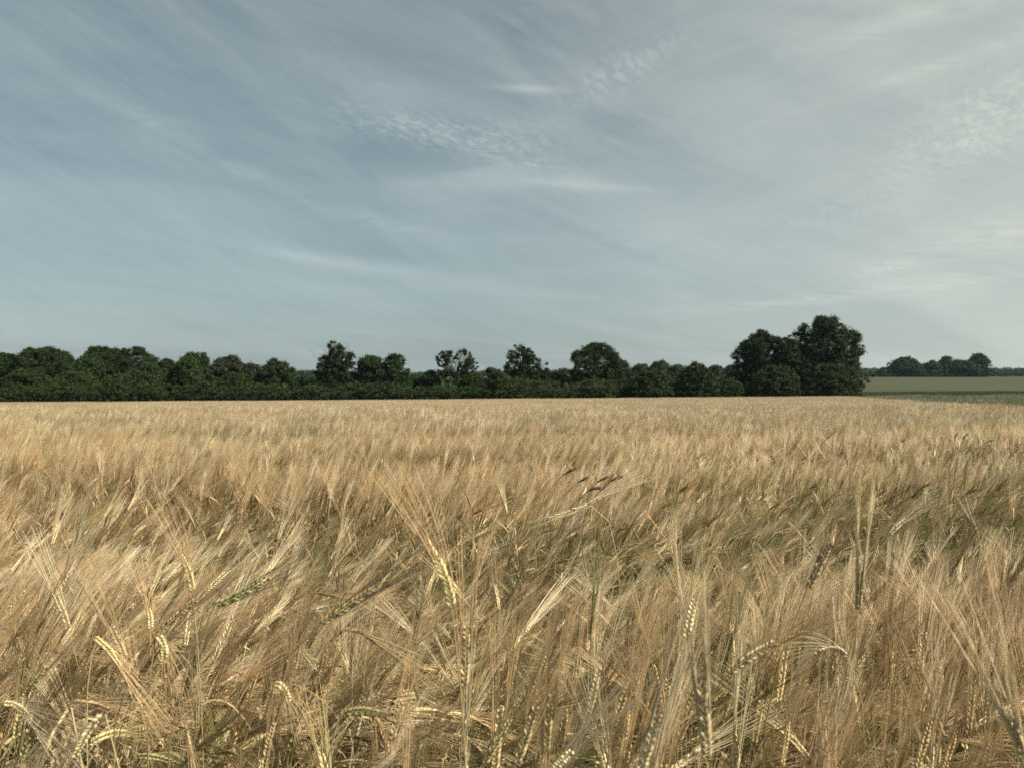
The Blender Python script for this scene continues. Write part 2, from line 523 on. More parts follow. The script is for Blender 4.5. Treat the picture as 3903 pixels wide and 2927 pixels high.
def random_plant(rng, lod, pose=None, tone=None):
    r = rng.rand()
    pose = pose or ('upright' if r < .50 else 'leaning' if r < .86 else 'nodding')
    H = rng.normal(.70, .045)
    if pose == 'upright': lean, neck, eb = rng.uniform(.02, .30), rng.uniform(0, .15), rng.uniform(0, .25)
    elif pose == 'leaning': lean, neck, eb = rng.uniform(.2, .5), rng.uniform(.1, .5), rng.uniform(.1, .5)
    else: lean, neck, eb = rng.uniform(.15, .4), rng.uniform(.7, 1.4), rng.uniform(.3, .9)
    el_ = rng.uniform(.065, .092)
    st, ear = arc_plant(rng, H, lean, neck, eb, el_, rng.normal(0, .25))
    side = nrm(rng.normal(0, 1, 3))
    r = rng.rand()
    kc = GOLD if r < .30 else PALE * .92 if r < .5 else TAN if r < .72 else YGREEN * .9 if r < .86 else BROWN * 1.4
    ac = STRAW * rng.uniform(.72, 1.12) if rng.rand() < .68 else (PALE * 1.1 if rng.rand() < .55 else TAN * .8)
    sc = (STRAW * .6 + GREEN * .2 if rng.rand() < .35 else GREEN * .9 + STRAW * .12)
    if tone == 'pale': kc, ac, sc = PALE, PALE * rng.uniform(1.0, 1.12), PALE * .8
    if tone == 'green': kc, ac, sc = GREEN * .8 + YGREEN * .3, TAN * .42 + GREEN * .75, GREEN * 1.0
    kw = dict(leaves=(2 if lod == 0 else 1 if lod == 1 else 0), splay=rng.uniform(.6, 1.5))
    p = barley(rng, st, ear, side, rng.uniform(.125, .165), kc, ac, sc, lod, **kw)
    return p, pose, kc, ac

def whole(parts):
    m = MB()
    for k in parts: m.merge(parts[k])
    return m

CLEAR = [(1680, .94), (1775, .98), (920, 1.0), (2636, 1.2), (600, 1.2), (670, 1.2), (1380, 1.0), (330, .98), (2092, .98), (232, 1.4), (400, 1.2), (1320, .95), (1890, .95), (2000, .92), (125, 1.25), (1060, 1.15), (205, 1.0), (560, 1.4)]
def shorter(x, y):
    """plants just in front of a big ear are shorter ones"""
    k = np.ones(np.shape(x))
    for px, d in CLEAR:
        k = np.where((y < d + .03) & (np.abs(x / y - (px - 1951.5) / FPX) < .04), .80, k)
    return k

# ---- instanced crop: points with rotation, scale and a pick of the source plants
def instancer(name, coll, pts, rot, scl, idx, label, cat=None):
    me = bpy.data.meshes.new(name)
    me.vertices.add(len(pts)); me.vertices.foreach_set('co', np.asarray(pts, np.float32).ravel())
    for nm, ty, key, arr in (('rot', 'FLOAT_VECTOR', 'vector', rot), ('scl', 'FLOAT', 'value', scl), ('pick', 'INT', 'value', idx)):
        a = me.attributes.new(nm, ty, 'POINT')
        a.data.foreach_set(key, np.asarray(arr, np.int32 if ty == 'INT' else np.float32).ravel())
    o = link(name, me)
    ng = bpy.data.node_groups.new(name + '_nodes', 'GeometryNodeTree')
    ng.interface.new_socket('Geometry', in_out='INPUT', socket_type='NodeSocketGeometry')
    ng.interface.new_socket('Geometry', in_out='OUTPUT', socket_type='NodeSocketGeometry')
    N = ng.nodes; Lk = ng.links
    gi = N.new('NodeGroupInput'); go = N.new('NodeGroupOutput')
    ci = N.new('GeometryNodeCollectionInfo'); ci.inputs['Collection'].default_value = coll
    ci.inputs['Separate Children'].default_value = True; ci.inputs['Reset Children'].default_value = True
    ip = N.new('GeometryNodeInstanceOnPoints'); ip.inputs['Pick Instance'].default_value = True
    def attr(nm, ty):
        a = N.new('GeometryNodeInputNamedAttribute'); a.data_type = ty; a.inputs['Name'].default_value = nm
        return a.outputs['Attribute']
    e2r = N.new('FunctionNodeEulerToRotation')
    Lk.new(attr('rot', 'FLOAT_VECTOR'), e2r.inputs[0])
    Lk.new(gi.outputs[0], ip.inputs['Points']); Lk.new(ci.outputs[0], ip.inputs['Instance'])
    Lk.new(attr('pick', 'INT'), ip.inputs['Instance Index'])
    Lk.new(e2r.outputs[0], ip.inputs['Rotation']); Lk.new(attr('scl', 'FLOAT'), ip.inputs['Scale'])
    Lk.new(ip.outputs[0], go.inputs[0])
    mod = o.modifiers.new('instances', 'NODES'); mod.node_group = ng
    tag(o, label, cat, kind='stuff')
    return o

def source_coll(name, meshes):
    c = bpy.data.collections.new(name)
    for i, me in enumerate(meshes):
        c.objects.link(bpy.data.objects.new('%s_source_%02d' % (name, i), me))
    return c

def wedge(rng, y0, y1, dens, xm=.73, pad=.4):
    """random points of the field between two distances, a little wider than the view"""
    A = (xm * y1 + pad) * 2 * (y1 - y0)
    n = int(A * dens)
    x = (rng.rand(n) * 2 - 1) * (xm * y1 + pad); y = y0 + rng.rand(n) * (y1 - y0)
    k = (np.abs(x) < xm * y + pad) & (x < crop_edge(y)) & (y < 149)
    return x[k], y[k]

HOLLOWS = [(.40, 3.15, .95, .32), (2.0, 4.3, 1.5, .35), (-1.75, 3.2, .7, .25), (-.9, 3.4, .5, .2), (1.9, 3.3, .5, .25), (-3.2, 5.0, 1.4, .3), (.2, 6.0, 2.2, .3), (4.0, 6.6, 1.8, .3), (-.5, 1.95, .35, .15)]
def hollow(x, y):
    yt = np.interp(x, [-4, -2.7, -.8, .4, 1.6, 2.9, 4.5], [4.6, 4.1, 3.4, 3.15, 3.7, 4.5, 5.4])
    h = np.exp(-((y - yt) / .30) ** 2) * np.clip(.85 + .45 * bumps(x * 1.4, x * 0, 51, 6, .8, 2.4), 0, 1)
    yt2 = np.interp(x, [-6, -2, 1, 5], [7.6, 7.2, 6.3, 7.8])
    h = np.maximum(h, .7 * np.exp(-((y - yt2) / .4) ** 2) * np.clip(.5 + .7 * bumps(x * .9, x * 0, 52, 6, .8, 2.4), 0, 1))
    for (cx, cy, rx, ry) in HOLLOWS:
        h = np.maximum(h, np.exp(-((x - cx) / rx) ** 2 - ((y - cy) / ry) ** 2))
    return h

def classes(rng, x, y, n0, n1, n2):
    """pick a source: ordinary, pale or greenish plants, each in loose patches"""
    nb = bumps(x * .8, y, 33, 8, .8, 2.6); ng = bumps(x * .6, y, 34, 8, .6, 2.2) + 2.2 * hollow(x, y)
    r = rng.rand(len(x))
    pp = np.clip(.06 + .45 * (nb - .5), .05, .5); pg = np.clip(.05 + .55 * (ng - .7) + .30 * sm((1.7 - y) / .3) * sm((.6 - x) / .6), .03, .85)  # pale patches carry highlights on the awns in their colour
    return np.where(r < pp, n0 + rng.randint(0, n1, len(x)), np.where(r < pp + pg, n0 + n1 + rng.randint(0, n2, len(x)), rng.randint(0, n0, len(x))))

def flow(x, y, rng, spread):
    """the way the crop leans: mostly to the right and away, in loose waves"""
    az = .25 + .75 * bumps(x, y, 11, 7, .5, 1.9) + rng.normal(0, spread, x.shape) * np.where(rng.rand(len(x)) < .2, 2.5, .7)
    wv = bumps(x * .55, y, 5, 8, 1.2, 3.6)
    tilt = .17 + .34 * np.clip(wv, -.4, 1.4) + rng.normal(0, .09, x.shape)
    tilt = np.where(rng.rand(len(x)) < .08, .02, tilt)
    hs = .98 + np.where(y > 3.5, .13, .10) * bumps(x * .36, y, 8, 8, .9, 2.6) + rng.normal(0, .04, x.shape)
    hol = hollow(x, y)
    tilt = tilt + .65 * hol; hs = hs * (1 - .28 * hol + .05 * hollow(x, y - .62))
    return az, tilt, hs

rng = np.random.RandomState(4)
near_src = [whole(random_plant(rng, 0, None, None if i < 24 else 'pale' if i < 30 else 'green')[0]).mesh('near_barley', M_straw) for i in range(36)]
mid_src = [whole(random_plant(rng, 1, None, None if i < 24 else 'pale' if i < 30 else 'green')[0]).mesh('mid_barley', M_straw) for i in range(36)]

def tile_mesh(rng, size, n, name, mat):
    m = MB()
    protos = [whole(random_plant(rng, 2)[0]) for i in range(40)]
    for i in range(n):
        p = protos[rng.randint(40)]
        az = rng.normal(.2, .55); ca, sa = math.cos(az), math.sin(az)
        s = rng.normal(1, .05)
        M = np.array([[ca, -sa, 0], [sa, ca, 0], [0, 0, 1]]) * s
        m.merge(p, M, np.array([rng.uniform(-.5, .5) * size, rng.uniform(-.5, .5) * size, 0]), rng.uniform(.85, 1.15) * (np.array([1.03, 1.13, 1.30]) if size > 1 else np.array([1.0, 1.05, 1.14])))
    return m.mesh(name, mat)

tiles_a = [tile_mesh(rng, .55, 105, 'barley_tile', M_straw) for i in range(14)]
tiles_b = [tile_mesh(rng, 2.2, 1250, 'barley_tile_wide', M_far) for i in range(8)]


ALL_SRC = near_src + mid_src + tiles_a + tiles_b
O_NEAR, O_MID, O_TA, O_TB = 0, len(near_src), len(near_src) + len(mid_src), len(near_src) + len(mid_src) + len(tiles_a)
c_all = source_coll('barley', ALL_SRC)
batch = []

Y_IND = 1.38                                # up to here the plants are individual objects
def lay(y0, y1, dens, off, nsrc, spread, pad=.5, xm=.74, k=1.0, thin=0.0):
    x, y = wedge(rng, y0, y1, dens, xm, pad)
    if thin > 0:
        kp = rng.rand(len(x)) > thin * sm((-.05 - x) / .35)
        x, y = x[kp], y[kp]
    az, tilt, hs = flow(x, y, rng, spread)
    hs = hs * shorter(x, y)
    batch.append((np.stack([x, y, ground(x, y)], -1), np.stack([np.zeros_like(x), tilt, az], -1), hs * k, off + (30 + rng.randint(0, 6, len(x)) if thin < 0 else classes(rng, x, y, 24, 6, 6))))

def lay_tiles(y0, y1, step, off, nsrc, pad):
    X, Y = np.meshgrid(np.arange(-130, 131, step), np.arange(y0 + step / 2, y1, step))
    x = (X + rng.uniform(-.25, .25, X.shape) * step).ravel(); y = (Y + rng.uniform(-.25, .25, Y.shape) * step).ravel()
    k = (np.abs(x) < .74 * y + pad) & (x < crop_edge(y) - step * .5) & (y < 149)
    x, y = x[k], y[k]
    e = .4
    gx = (ground(x + e, y) - ground(x - e, y)) / (2 * e); gy = (ground(x, y + e) - ground(x, y - e)) / (2 * e)
    az = rng.normal(0, .32, x.shape)
    ca, sa = np.cos(az), np.sin(az)
    rot = np.stack([np.arctan(-gx * sa + gy * ca), -np.arctan(gx * ca + gy * sa), az], -1)
    wv = bumps(x * .3, y, 21, 8, .5, 1.6) - 3.6 * (np.abs(y - 14.3 - .02 * x - .25 * bumps(x * .5, y * 0, 2)) < .6) * (bumps(x * .35, y * 0, 14) > -.6)
    batch.append((np.stack([x, y, ground(x, y)], -1), rot, .965 + .05 * wv + rng.normal(0, .012, x.shape), off + rng.randint(0, nsrc, len(x))))

lay(Y_IND, 3.6, 420, O_NEAR, len(near_src), .75)
# low growth under and between the individual plants, and beside the view
lay(.74, Y_IND, 190, O_NEAR, len(near_src), .7, .1, .74, .93, .8)
lay(.45, .74, 330, O_NEAR, len(near_src), .7, .8, 1.1, .95, .6)
lay(.74, 1.7, 120, O_NEAR, len(near_src), .7, .8, 1.0, .70, -1)
lay(3.6, 10, 370, O_MID, len(mid_src), .65, .8)
lay_tiles(10, 28, .5, O_TA, len(tiles_a), 1.5)
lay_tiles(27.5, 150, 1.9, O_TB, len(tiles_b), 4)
instancer('barley_crop', c_all, *[np.concatenate([b[i] for b in batch]) for i in range(4)],
          'ripe tawny bearded barley covering the field from the nearest rows back to the hedge', 'barley crop')

# ---- individual plants of the nearest rows
def put_plant(name, parts, loc, label, group):
    root = link(name, None, None, tuple(loc))
    tag(root, label, 'barley plant', group)
    st = link('stem', parts['stem'], root)
    ear = link('ear', parts['ear'], root)
    link('awns', parts['awns'], ear)
    for k in parts:
        if k[:4] == 'leaf': link('leaf', parts[k], root)
    return root

def to_meshes(parts):
    return {k: v.mesh(k, M_ear if k == 'ear' else M_straw) for k, v in parts.items()}

def hero(label, ear_px, d, dd=0.0, awn=.13, kc=GOLD, ac=STRAW, sc=None, neck=(), root=(0, .03), splay=1.0, face=0.0, width=1.0, leaves=2, nk=12, seed=0, awn_r=.00045):
    """a plant stood where the photo shows it: ear from its foot to its tip, with the bare neck before it"""
    r = np.random.RandomState(seed + int(ear_px[0][0]))
    k = len(ear_px)
    e = np.array([wpos(px, py, d + dd * i / (k - 1)) for i, (px, py) in enumerate(ear_px)])
    # smooth the ear line
    tt = np.linspace(0, 1, 9); tk = np.linspace(0, 1, k)
    if k == 3:
        e = np.stack([(1 - t) ** 2 * e[0] + 2 * t * (1 - t) * (2 * e[1] - .5 * e[0] - .5 * e[2]) + t * t * e[2] for t in tt])
    else:
        e = np.stack([np.interp(tt, tk, e[:, j]) for j in range(3)], -1)
    nk_pts = [wpos(px, py, d) for px, py in neck]
    first = nk_pts[0] if nk_pts else e[0]
    nxt = (nk_pts + [e[0]])[1] if nk_pts else e[1]
    T = nrm(nxt - first)
    gx = first[0] + root[0]; gy = first[1] + root[1]
    P0 = np.array([gx, gy, float(ground(gx, gy))])
    hh = first[2] - P0[2]
    P1 = P0 + np.array([0, 0, hh * .55]); P2 = first - T * hh * .28
    u_ = np.linspace(0, 1, 14)[:, None]
    st = (1 - u_) ** 3 * P0 + 3 * u_ * (1 - u_) ** 2 * P1 + 3 * u_ * u_ * (1 - u_) * P2 + u_ ** 3 * first
    if nk_pts:
        st = np.concatenate([st, np.array(nk_pts[1:] + [e[0]])])
    view = nrm(e[4] - np.array([0, 0, E]))
    tm = nrm(e[-1] - e[0])
    side = nrm(np.cross(tm, view))
    side = side * math.cos(face) + view * math.sin(face)
    if sc is None: sc = STRAW * .6 + GREEN * .3
    parts = barley(r, st - P0, e - P0, side, awn, kc, ac, sc, 0, leaves, splay, awn_r, width, nk)
    return put_plant('barley_plant', to_meshes(parts), P0, label, 'barley plants in the nearest rows')

LG = PALE * 1.05
heroes = [
 ('tall yellow-green ear in the middle, curving left with its awns above the crop', dict(ear_px=[(1722, 2325), (1690, 2190), (1622, 2068)], d=.94, awn=.115, kc=GOLD * .55 + YGREEN * .6, ac=STRAW * 1.1, splay=.8, width=1.12, leaves=1)),
 ('upright tan ear with herringbone grains below the tall middle ear', dict(ear_px=[(1768, 2630), (1775, 2500), (1778, 2375)], d=.98, awn=.13, kc=GOLD, width=1.1, splay=.7)),
 ('green ear stretched to the right on a thin dark neck at left centre', dict(ear_px=[(812, 2312), (920, 2262), (1030, 2195)], d=1.0, awn=.10, kc=GREEN * .7 + YGREEN * .6, ac=TAN, neck=[(770, 2400)], splay=.8, width=1.1, sc=BROWN)),
 ('pale plump ear leaning right under a tall sheaf of awns, right of centre', dict(ear_px=[(2618, 2440), (2634, 2350), (2655, 2275)], d=1.25, dd=.04, awn=.14, kc=LG, width=1.5, splay=.7, nk=9)),
 ('long blurred ear standing upright at the bottom right of centre', dict(ear_px=[(2700, 2915), (2688, 2740), (2672, 2565)], d=.74, awn=.13, kc=TAN * .6 + PALE * .5, ac=PALE * .9, splay=.5)),
 ('small yellow ear bent over in a hook at lower left', dict(ear_px=[(1040, 2612), (1075, 2630), (1098, 2690)], d=1.15, dd=-.02, awn=.10, kc=YGREEN * .6 + PALE * .6, ac=STRAW, neck=[(985, 2800), (1000, 2640)], width=1.5, nk=9, splay=.6)),
 ('green ear lying level at the bottom left of centre', dict(ear_px=[(1290, 2735), (1380, 2715), (1478, 2740)], d=1.0, awn=.13, kc=GREEN * .8 + YGREEN * .2, ac=TAN * .8, neck=[(1235, 2900), (1250, 2770)], splay=1.0, width=1.1)),
 ('pale ear hanging down to the left from a hooked neck in the bottom left corner', dict(ear_px=[(392, 2728), (330, 2790), (272, 2900)], d=.98, awn=.12, kc=LG * .9, ac=PALE * .9, neck=[(440, 2880), (425, 2760)], splay=.8, width=1.15, face=.5)),
 ('pale sheaf of awns falling left in the bottom left corner', dict(ear_px=[(262, 2702), (205, 2780), (150, 2900)], d=1.0, awn=.12, kc=PALE * .9, ac=PALE, neck=[(300, 2880), (290, 2730)], splay=.4, width=.9, face=1.3)),
 ('green and yellow ear hanging straight down from a bent neck at left', dict(ear_px=[(588, 2420), (618, 2470), (612, 2540)], d=1.2, awn=.11, kc=YGREEN * .8 + PALE * .2, ac=STRAW * .9, neck=[(560, 2600), (565, 2450)], splay=1.1, width=1.5, nk=10)),
 ('straw ear leaning up to the right behind the hanging green ear', dict(ear_px=[(612, 2405), (670, 2350), (745, 2285)], d=1.2, awn=.13, kc=TAN * .5 + GOLD * .5, splay=.9, width=1.2)),
 ('pale ear leaning left with long swept awns near the left edge', dict(ear_px=[(256, 2405), (232, 2330), (203, 2262)], d=1.45, awn=.15, kc=TAN * .5 + PALE * .5, ac=PALE, splay=.6)),
 ('yellow ear bowed down to the right from a short neck at lower left', dict(ear_px=[(350, 2432), (400, 2475), (455, 2552)], d=1.2, awn=.13, kc=GOLD * .7 + YGREEN * .3, ac=STRAW, neck=[(325, 2600), (330, 2450)], splay=.8, width=1.1, face=.6)),
 ('brown ear leaning left beside the bowed yellow ear', dict(ear_px=[(472, 2515), (445, 2450), (412, 2380)], d=1.25, awn=.13, kc=BROWN * 1.7, ac=TAN, width=1.15)),
 ('bright short ear standing upright at left under tangled awns', dict(ear_px=[(568, 2400), (566, 2350), (556, 2312)], d=1.4, awn=.12, kc=LG * .95, width=1.3, nk=9)),
 ('grey-tan ear reaching right across blurred awns at right of centre', dict(ear_px=[(2778, 2575), (2860, 2510), (2965, 2448)], d=.95, awn=.12, kc=TAN * .8 + PALE * .2, ac=TAN, splay=.8, width=1.1)),
 ('bleached drooping ear with spread awns in a hollow at lower right', dict(ear_px=[(3235, 2505), (3175, 2475), (3110, 2500)], d=1.25, awn=.075, kc=PALE, ac=LG, neck=[(3290, 2640), (3280, 2540)], splay=1.3, width=1.1, face=.7)),
 ('brown blurred ear leaning right among the right-hand awns', dict(ear_px=[(3080, 2250), (3125, 2160), (3172, 2065)], d=1.05, awn=.11, kc=BROWN * 1.5, ac=TAN, width=1.0)),
 ('tall sheaf of pale upright awns rising high at right', dict(ear_px=[(3275, 2330), (3280, 2250), (3284, 2175)], d=1.15, awn=.155, kc=TAN, ac=LG, splay=.5, awn_r=.0006)),
 ('green-yellow ear standing upright at the bottom, right of the middle', dict(ear_px=[(2082, 2880), (2092, 2750), (2105, 2640)], d=.98, awn=.13, kc=YGREEN * .9 + PALE * .15, width=1.05, splay=.6)),
 ('green ear leaning right near the left edge', dict(ear_px=[(88, 2650), (125, 2600), (172, 2540)], d=1.25, awn=.12, kc=GREEN * .6 + YGREEN * .5, ac=STRAW * .85)),
 ('yellow ear leaning right at the bottom edge, left of the middle', dict(ear_px=[(1842, 2925), (1890, 2840), (1948, 2742)], d=.95, awn=.13, kc=YGREEN * .6 + GOLD * .5, ac=YGREEN * .5 + STRAW * .4, width=.9)),
 ('tan ear with pointed grains leaning right at the bottom edge', dict(ear_px=[(1965, 2925), (2000, 2830), (2045, 2690)], d=.92, awn=.14, kc=TAN * .9 + PALE * .15, width=1.1)),
 ('bright cream ear just above the bottom edge with awns sweeping right', dict(ear_px=[(2105, 2950), (2145, 2905), (2185, 2865)], d=.85, awn=.15, kc=LG, ac=PALE * .9, width=1.3, nk=9, splay=.7)),
 ('white sheaf of awns leaning right across the bottom', dict(ear_px=[(2440, 2960), (2475, 2850), (2515, 2720)], d=.74, awn=.12, kc=PALE, ac=LG * 1.05, splay=.35, awn_r=.00055)),
 ('dark green ear slanting right with brushed awns at left centre', dict(ear_px=[(1215, 2385), (1310, 2320), (1425, 2240)], d=.95, awn=.12, kc=GREEN * .6 + TAN * .5, ac=TAN * .8, width=.9, splay=.7)),
 ('thin brown ear arching right over a hollow, left of the middle', dict(ear_px=[(1290, 2415), (1345, 2405), (1425, 2450)], d=1.15, awn=.12, kc=TAN * .7, ac=STRAW * .8, neck=[(1250, 2600), (1265, 2450)], width=.9, face=1.2)),
 ('gold ear on its way up to the left at upper left', dict(ear_px=[(730, 2260), (715, 2180), (683, 2115)], d=1.3, awn=.12, kc=GOLD, width=1.1)),
 ('green ear half hidden at the bottom left edge', dict(ear_px=[(70, 2905), (95, 2840), (150, 2790)], d=1.0, awn=.11, kc=GREEN * .5 + YGREEN * .5, ac=STRAW * .8)),
 ('brown arched ear in the bottom left corner below the pale sheaf', dict(ear_px=[(0, 2690), (55, 2700), (110, 2760)], d=1.0, awn=.12, kc=BROWN * 1.8, ac=PALE * .8, face=.4)),
 ('cream ear in the bottom right corner under a fan of thick pale awns', dict(ear_px=[(3910, 2900), (3885, 2810), (3855, 2735)], d=.72, awn=.15, kc=GOLD, ac=PALE, width=1.1, awn_r=.00055, splay=1.2)),
 ('bleached striped ear leaning right in the middle distance at right', dict(ear_px=[(3392, 2042), (3420, 2010), (3462, 1978)], d=2.05, awn=.12, kc=LG * 1.1, ac=PALE, width=1.4, nk=12, splay=.7)),
 ('bleached flattened stalk lying across the crop with a tuft of white awns', dict(ear_px=[(2250, 1927), (2180, 1950), (2090, 1978)], d=2.2, awn=.06, kc=LG, ac=LG, neck=[(2320, 1980), (2300, 1915)], width=.8, splay=.2, leaves=0)),
 ('fan of white awns leaning right behind the flattened stalk', dict(ear_px=[(2240, 1925), (2270, 1905), (2310, 1885)], d=2.25, awn=.14, kc=LG, ac=LG * 1.1, width=.8, splay=.8, leaves=0, awn_r=.0009)),
 ('first of the near-black slender heads, highest and furthest left', dict(ear_px=[(2143, 1814), (2165, 1800), (2196, 1786)], d=2.9, awn=.008, kc=DARK, ac=DARK, width=.30, sc=GREEN * .6, leaves=0, nk=16)),
 ('near-black slender head between the highest and the two right ones', dict(ear_px=[(2200, 1842), (2220, 1830), (2240, 1818)], d=2.9, awn=.008, kc=DARK, ac=DARK, width=.30, sc=GREEN * .6, leaves=0, nk=16)),
 ('near-black slender head slanting right below the crop crest', dict(ear_px=[(2272, 1842), (2292, 1830), (2318, 1817)], d=2.9, awn=.008, kc=DARK, ac=DARK, width=.30, sc=GREEN * .6, leaves=0, nk=16)),
 ('near-black slender head furthest to the right of its group', dict(ear_px=[(2320, 1840), (2345, 1826), (2376, 1816)], d=2.9, awn=.008, kc=DARK, ac=DARK, width=.30, sc=GREEN * .6, leaves=0, nk=16)),
 ('lowest of the near-black slender heads, lying almost level', dict(ear_px=[(2238, 1875), (2262, 1865), (2292, 1862)], d=2.7, awn=.008, kc=DARK, ac=DARK, width=.30, sc=GREEN * .6, leaves=0, nk=16)),
 ('thin dark head upright at right above the crop', dict(ear_px=[(3641, 1676), (3645, 1663), (3652, 1650)], d=4.6, awn=.008, kc=DARK * 1.6, ac=DARK, width=.30, sc=GREEN * .6, leaves=0, nk=14)),
 ('dark curved head to the right of the thin upright one', dict(ear_px=[(3672, 1677), (3680, 1663), (3694, 1652)], d=4.4, awn=.008, kc=DARK * 1.6, ac=DARK, width=.30, sc=GREEN * .6, leaves=0, nk=14)),
 ('dark head lying level near the right edge', dict(ear_px=[(3758, 1688), (3770, 1683), (3786, 1677)], d=4.4, awn=.008, kc=DARK * 1.6, ac=DARK, width=.30, sc=GREEN * .6, leaves=0, nk=14)),
]
for lab, kw in heroes:
    hero(lab, **kw)

r2 = np.random.RandomState(77)
COLN = [('golden', GOLD, STRAW), ('pale straw', PALE * .95, PALE * .9), ('tan', TAN, STRAW * .9), ('yellow-green', YGREEN, STRAW * .50 + YGREEN * .42), ('brown', BROWN * 1.5, TAN), ('green', GREEN * .8 + YGREEN * .35, TAN * .45 + GREEN * .65)]
protos = []
for pose in POSES:
    for cn, kc, ac in COLN:
        for rep in range(2):
            H = r2.normal(.725, .04)
            if pose == 'upright': a_ = (r2.uniform(.02, .28), r2.uniform(0, .15), r2.uniform(0, .25))
            elif pose == 'leaning': a_ = (r2.uniform(.2, .5), r2.uniform(.2, .55), r2.uniform(.1, .5))
            else: a_ = (r2.uniform(.15, .4), r2.uniform(.9, 1.5), r2.uniform(.4, 1.0))
            st, ear = arc_plant(r2, H, a_[0], a_[1], a_[2], r2.uniform(.07, .092), r2.normal(0, .3))
            parts = barley(r2, st, ear, nrm(r2.normal(0, 1, 3)), r2.uniform(.125, .165), kc, ac, STRAW * .45 + GREEN * .4 if rep else GREEN * .85, 0, 2, r2.uniform(.6, 1.3), nk=r2.randint(10, 13), width=r2.uniform(1.05, 1.25))
            protos.append((pose, cn, to_meshes(parts)))
x, y = wedge(r2, .74, Y_IND, 275, .71, .0)
az, tilt, hs = flow(x, y, r2, .85)
order = np.argsort(y)[:258]
for i in order:
    pr = protos[r2.choice(len(protos))]
    if pr[1] in ('brown', 'green') and r2.rand() < .5:
        pr = protos[r2.choice(len(protos))]
    pk = r2.rand()
    want = None
    if x[i] < -.15 and pk < .5: want = (('leaning', 'nodding'), ('green', 'yellow-green', 'golden'))
    elif x[i] > -.05 and pk < .5: want = (('upright',), ('pale straw', 'golden', 'tan'))
    while want and not (pr[0] in want[0] and pr[1] in want[1]):
        pr = protos[r2.choice(len(protos))]
    s_ = hs[i] * float(shorter(x[i], y[i]))
    xx = x[i] / y[i] / .666
    zone = ['at the far left', 'well left of the middle', 'a little left of the middle', 'in the middle', 'a little right of the middle', 'well right of the middle', 'at the far right'][int(min(6, max(0, (xx + 1) * 3.5)))]
    row = 'the front row' if y[i] < 1.05 else 'the second row'
    root = put_plant('barley_plant', pr[2], (x[i], y[i], float(ground(x[i], y[i]))),
                     '%s %s barley plant in %s, %s' % (pr[0], pr[1], row, zone), 'barley plants in the nearest rows')
    root.rotation_euler = (0, tilt[i] * .8, az[i]); root.scale = (s_, s_, s_)

# ------------------------------------------------------------------ grass of the verge
def blades(rng, n, size, h0, h1, cols, wid=.006, seedheads=.15):
    m = MB()
    x = rng.uniform(-.5, .5, n) * size; y = rng.uniform(-.5, .5, n) * size
    h = rng.uniform(h0, h1, n); a = rng.rand(n) * 6.28
    ln = rng.uniform(.05, .5, n) * h
    u_ = np.linspace(0, 1, 4)
    P = np.stack([x[:, None] + np.cos(a)[:, None] * ln[:, None] * u_ ** 2, y[:, None] + np.sin(a)[:, None] * ln[:, None] * u_ ** 2, h[:, None] * u_ * (1 - .15 * u_)], -1)
    sd = np.stack([-np.sin(a), np.cos(a), 0 * a], -1)
    W = wid * np.array([1, .9, .6, .15]) * rng.uniform(.7, 1.4, (n, 1))
    c = np.array(cols)[rng.randint(0, len(cols), n)][:, None, None] * rng.uniform(.75, 1.25, (n, 1, 1, 1)) * np.ones((n, 4, 2, 1))
    m.add(ribbons(P, W, sd), c)
    return m

gc = [(.07, .095, .035), (.09, .11, .047), (.26, .24, .155), (.36, .33, .23), (.15, .145, .085)]
verge_src = [blades(rng, 620, 2.0, .35, .85, gc, .022).mesh('grass_tile', M_grass) for i in range(5)]
green_src = [blades(rng, 620, 2.0, .25, .60, gc[:2] + [(.05, .07, .026)], .025).mesh('green_grass_tile', M_grass) for i in range(4)]
cg = source_coll('grass', verge_src + green_src)
X, Y = np.meshgrid(np.arange(0, 135, 1.7), np.arange(10, 153, 1.7))
x = (X + rng.uniform(-.6, .6, X.shape)).ravel(); y = (Y + rng.uniform(-.6, .6, Y.shape)).ravel()
k = (x > crop_edge(y) + .3) & (x < .74 * y + 6)
x, y = x[k], y[k]
pale = bumps(x * .12, y * .5, 3) + .75 > 0
pk = np.where(pale, rng.randint(0, 5, len(x)), 5 + rng.randint(0, 4, len(x)))
xh = np.arange(-135, 68, 1.0); xh = np.repeat(xh, 3); yh = 149.3 + rng.uniform(0, 3.6, len(xh)); xh = xh + rng.uniform(-.6, .6, len(xh))
ph = 5 + rng.randint(0, 4, len(xh))
X_ = np.concatenate([x, xh]); Y_ = np.concatenate([y, yh]); pk = np.concatenate([pk, ph])
instancer('verge_grass', cg, np.stack([X_, Y_, ground(X_, Y_)], -1), np.stack([0 * X_, 0 * X_, rng.rand(len(X_)) * 6.28], -1),
          rng.uniform(.8, 1.2, len(X_)) * (1 + .22 * bumps(X_ * .3, Y_ * .3, 9)) * np.where(Y_ > 105, 1.25, 1.0) * np.where((Y_ > 149.2) & (X_ < 68), 1.15, 1.0), pk, 'rough green and straw-coloured grass on the field margin and under the hedge', 'grass')
dark_src = [blades(rng, 900, 2.4, .5, .85, [(.055, .074, .033), (.068, .085, .040)], .03).mesh('dark_crop_tile', M_darkcrop) for i in range(4)]
cd = source_coll('dark_crop', dark_src)
X, Y = np.meshgrid(np.arange(58, 160, 2.1), np.arange(156, 182, 2.1))
x = (X + rng.uniform(-.6, .6, X.shape)).ravel(); y = (Y + rng.uniform(-.6, .6, Y.shape)).ravel()
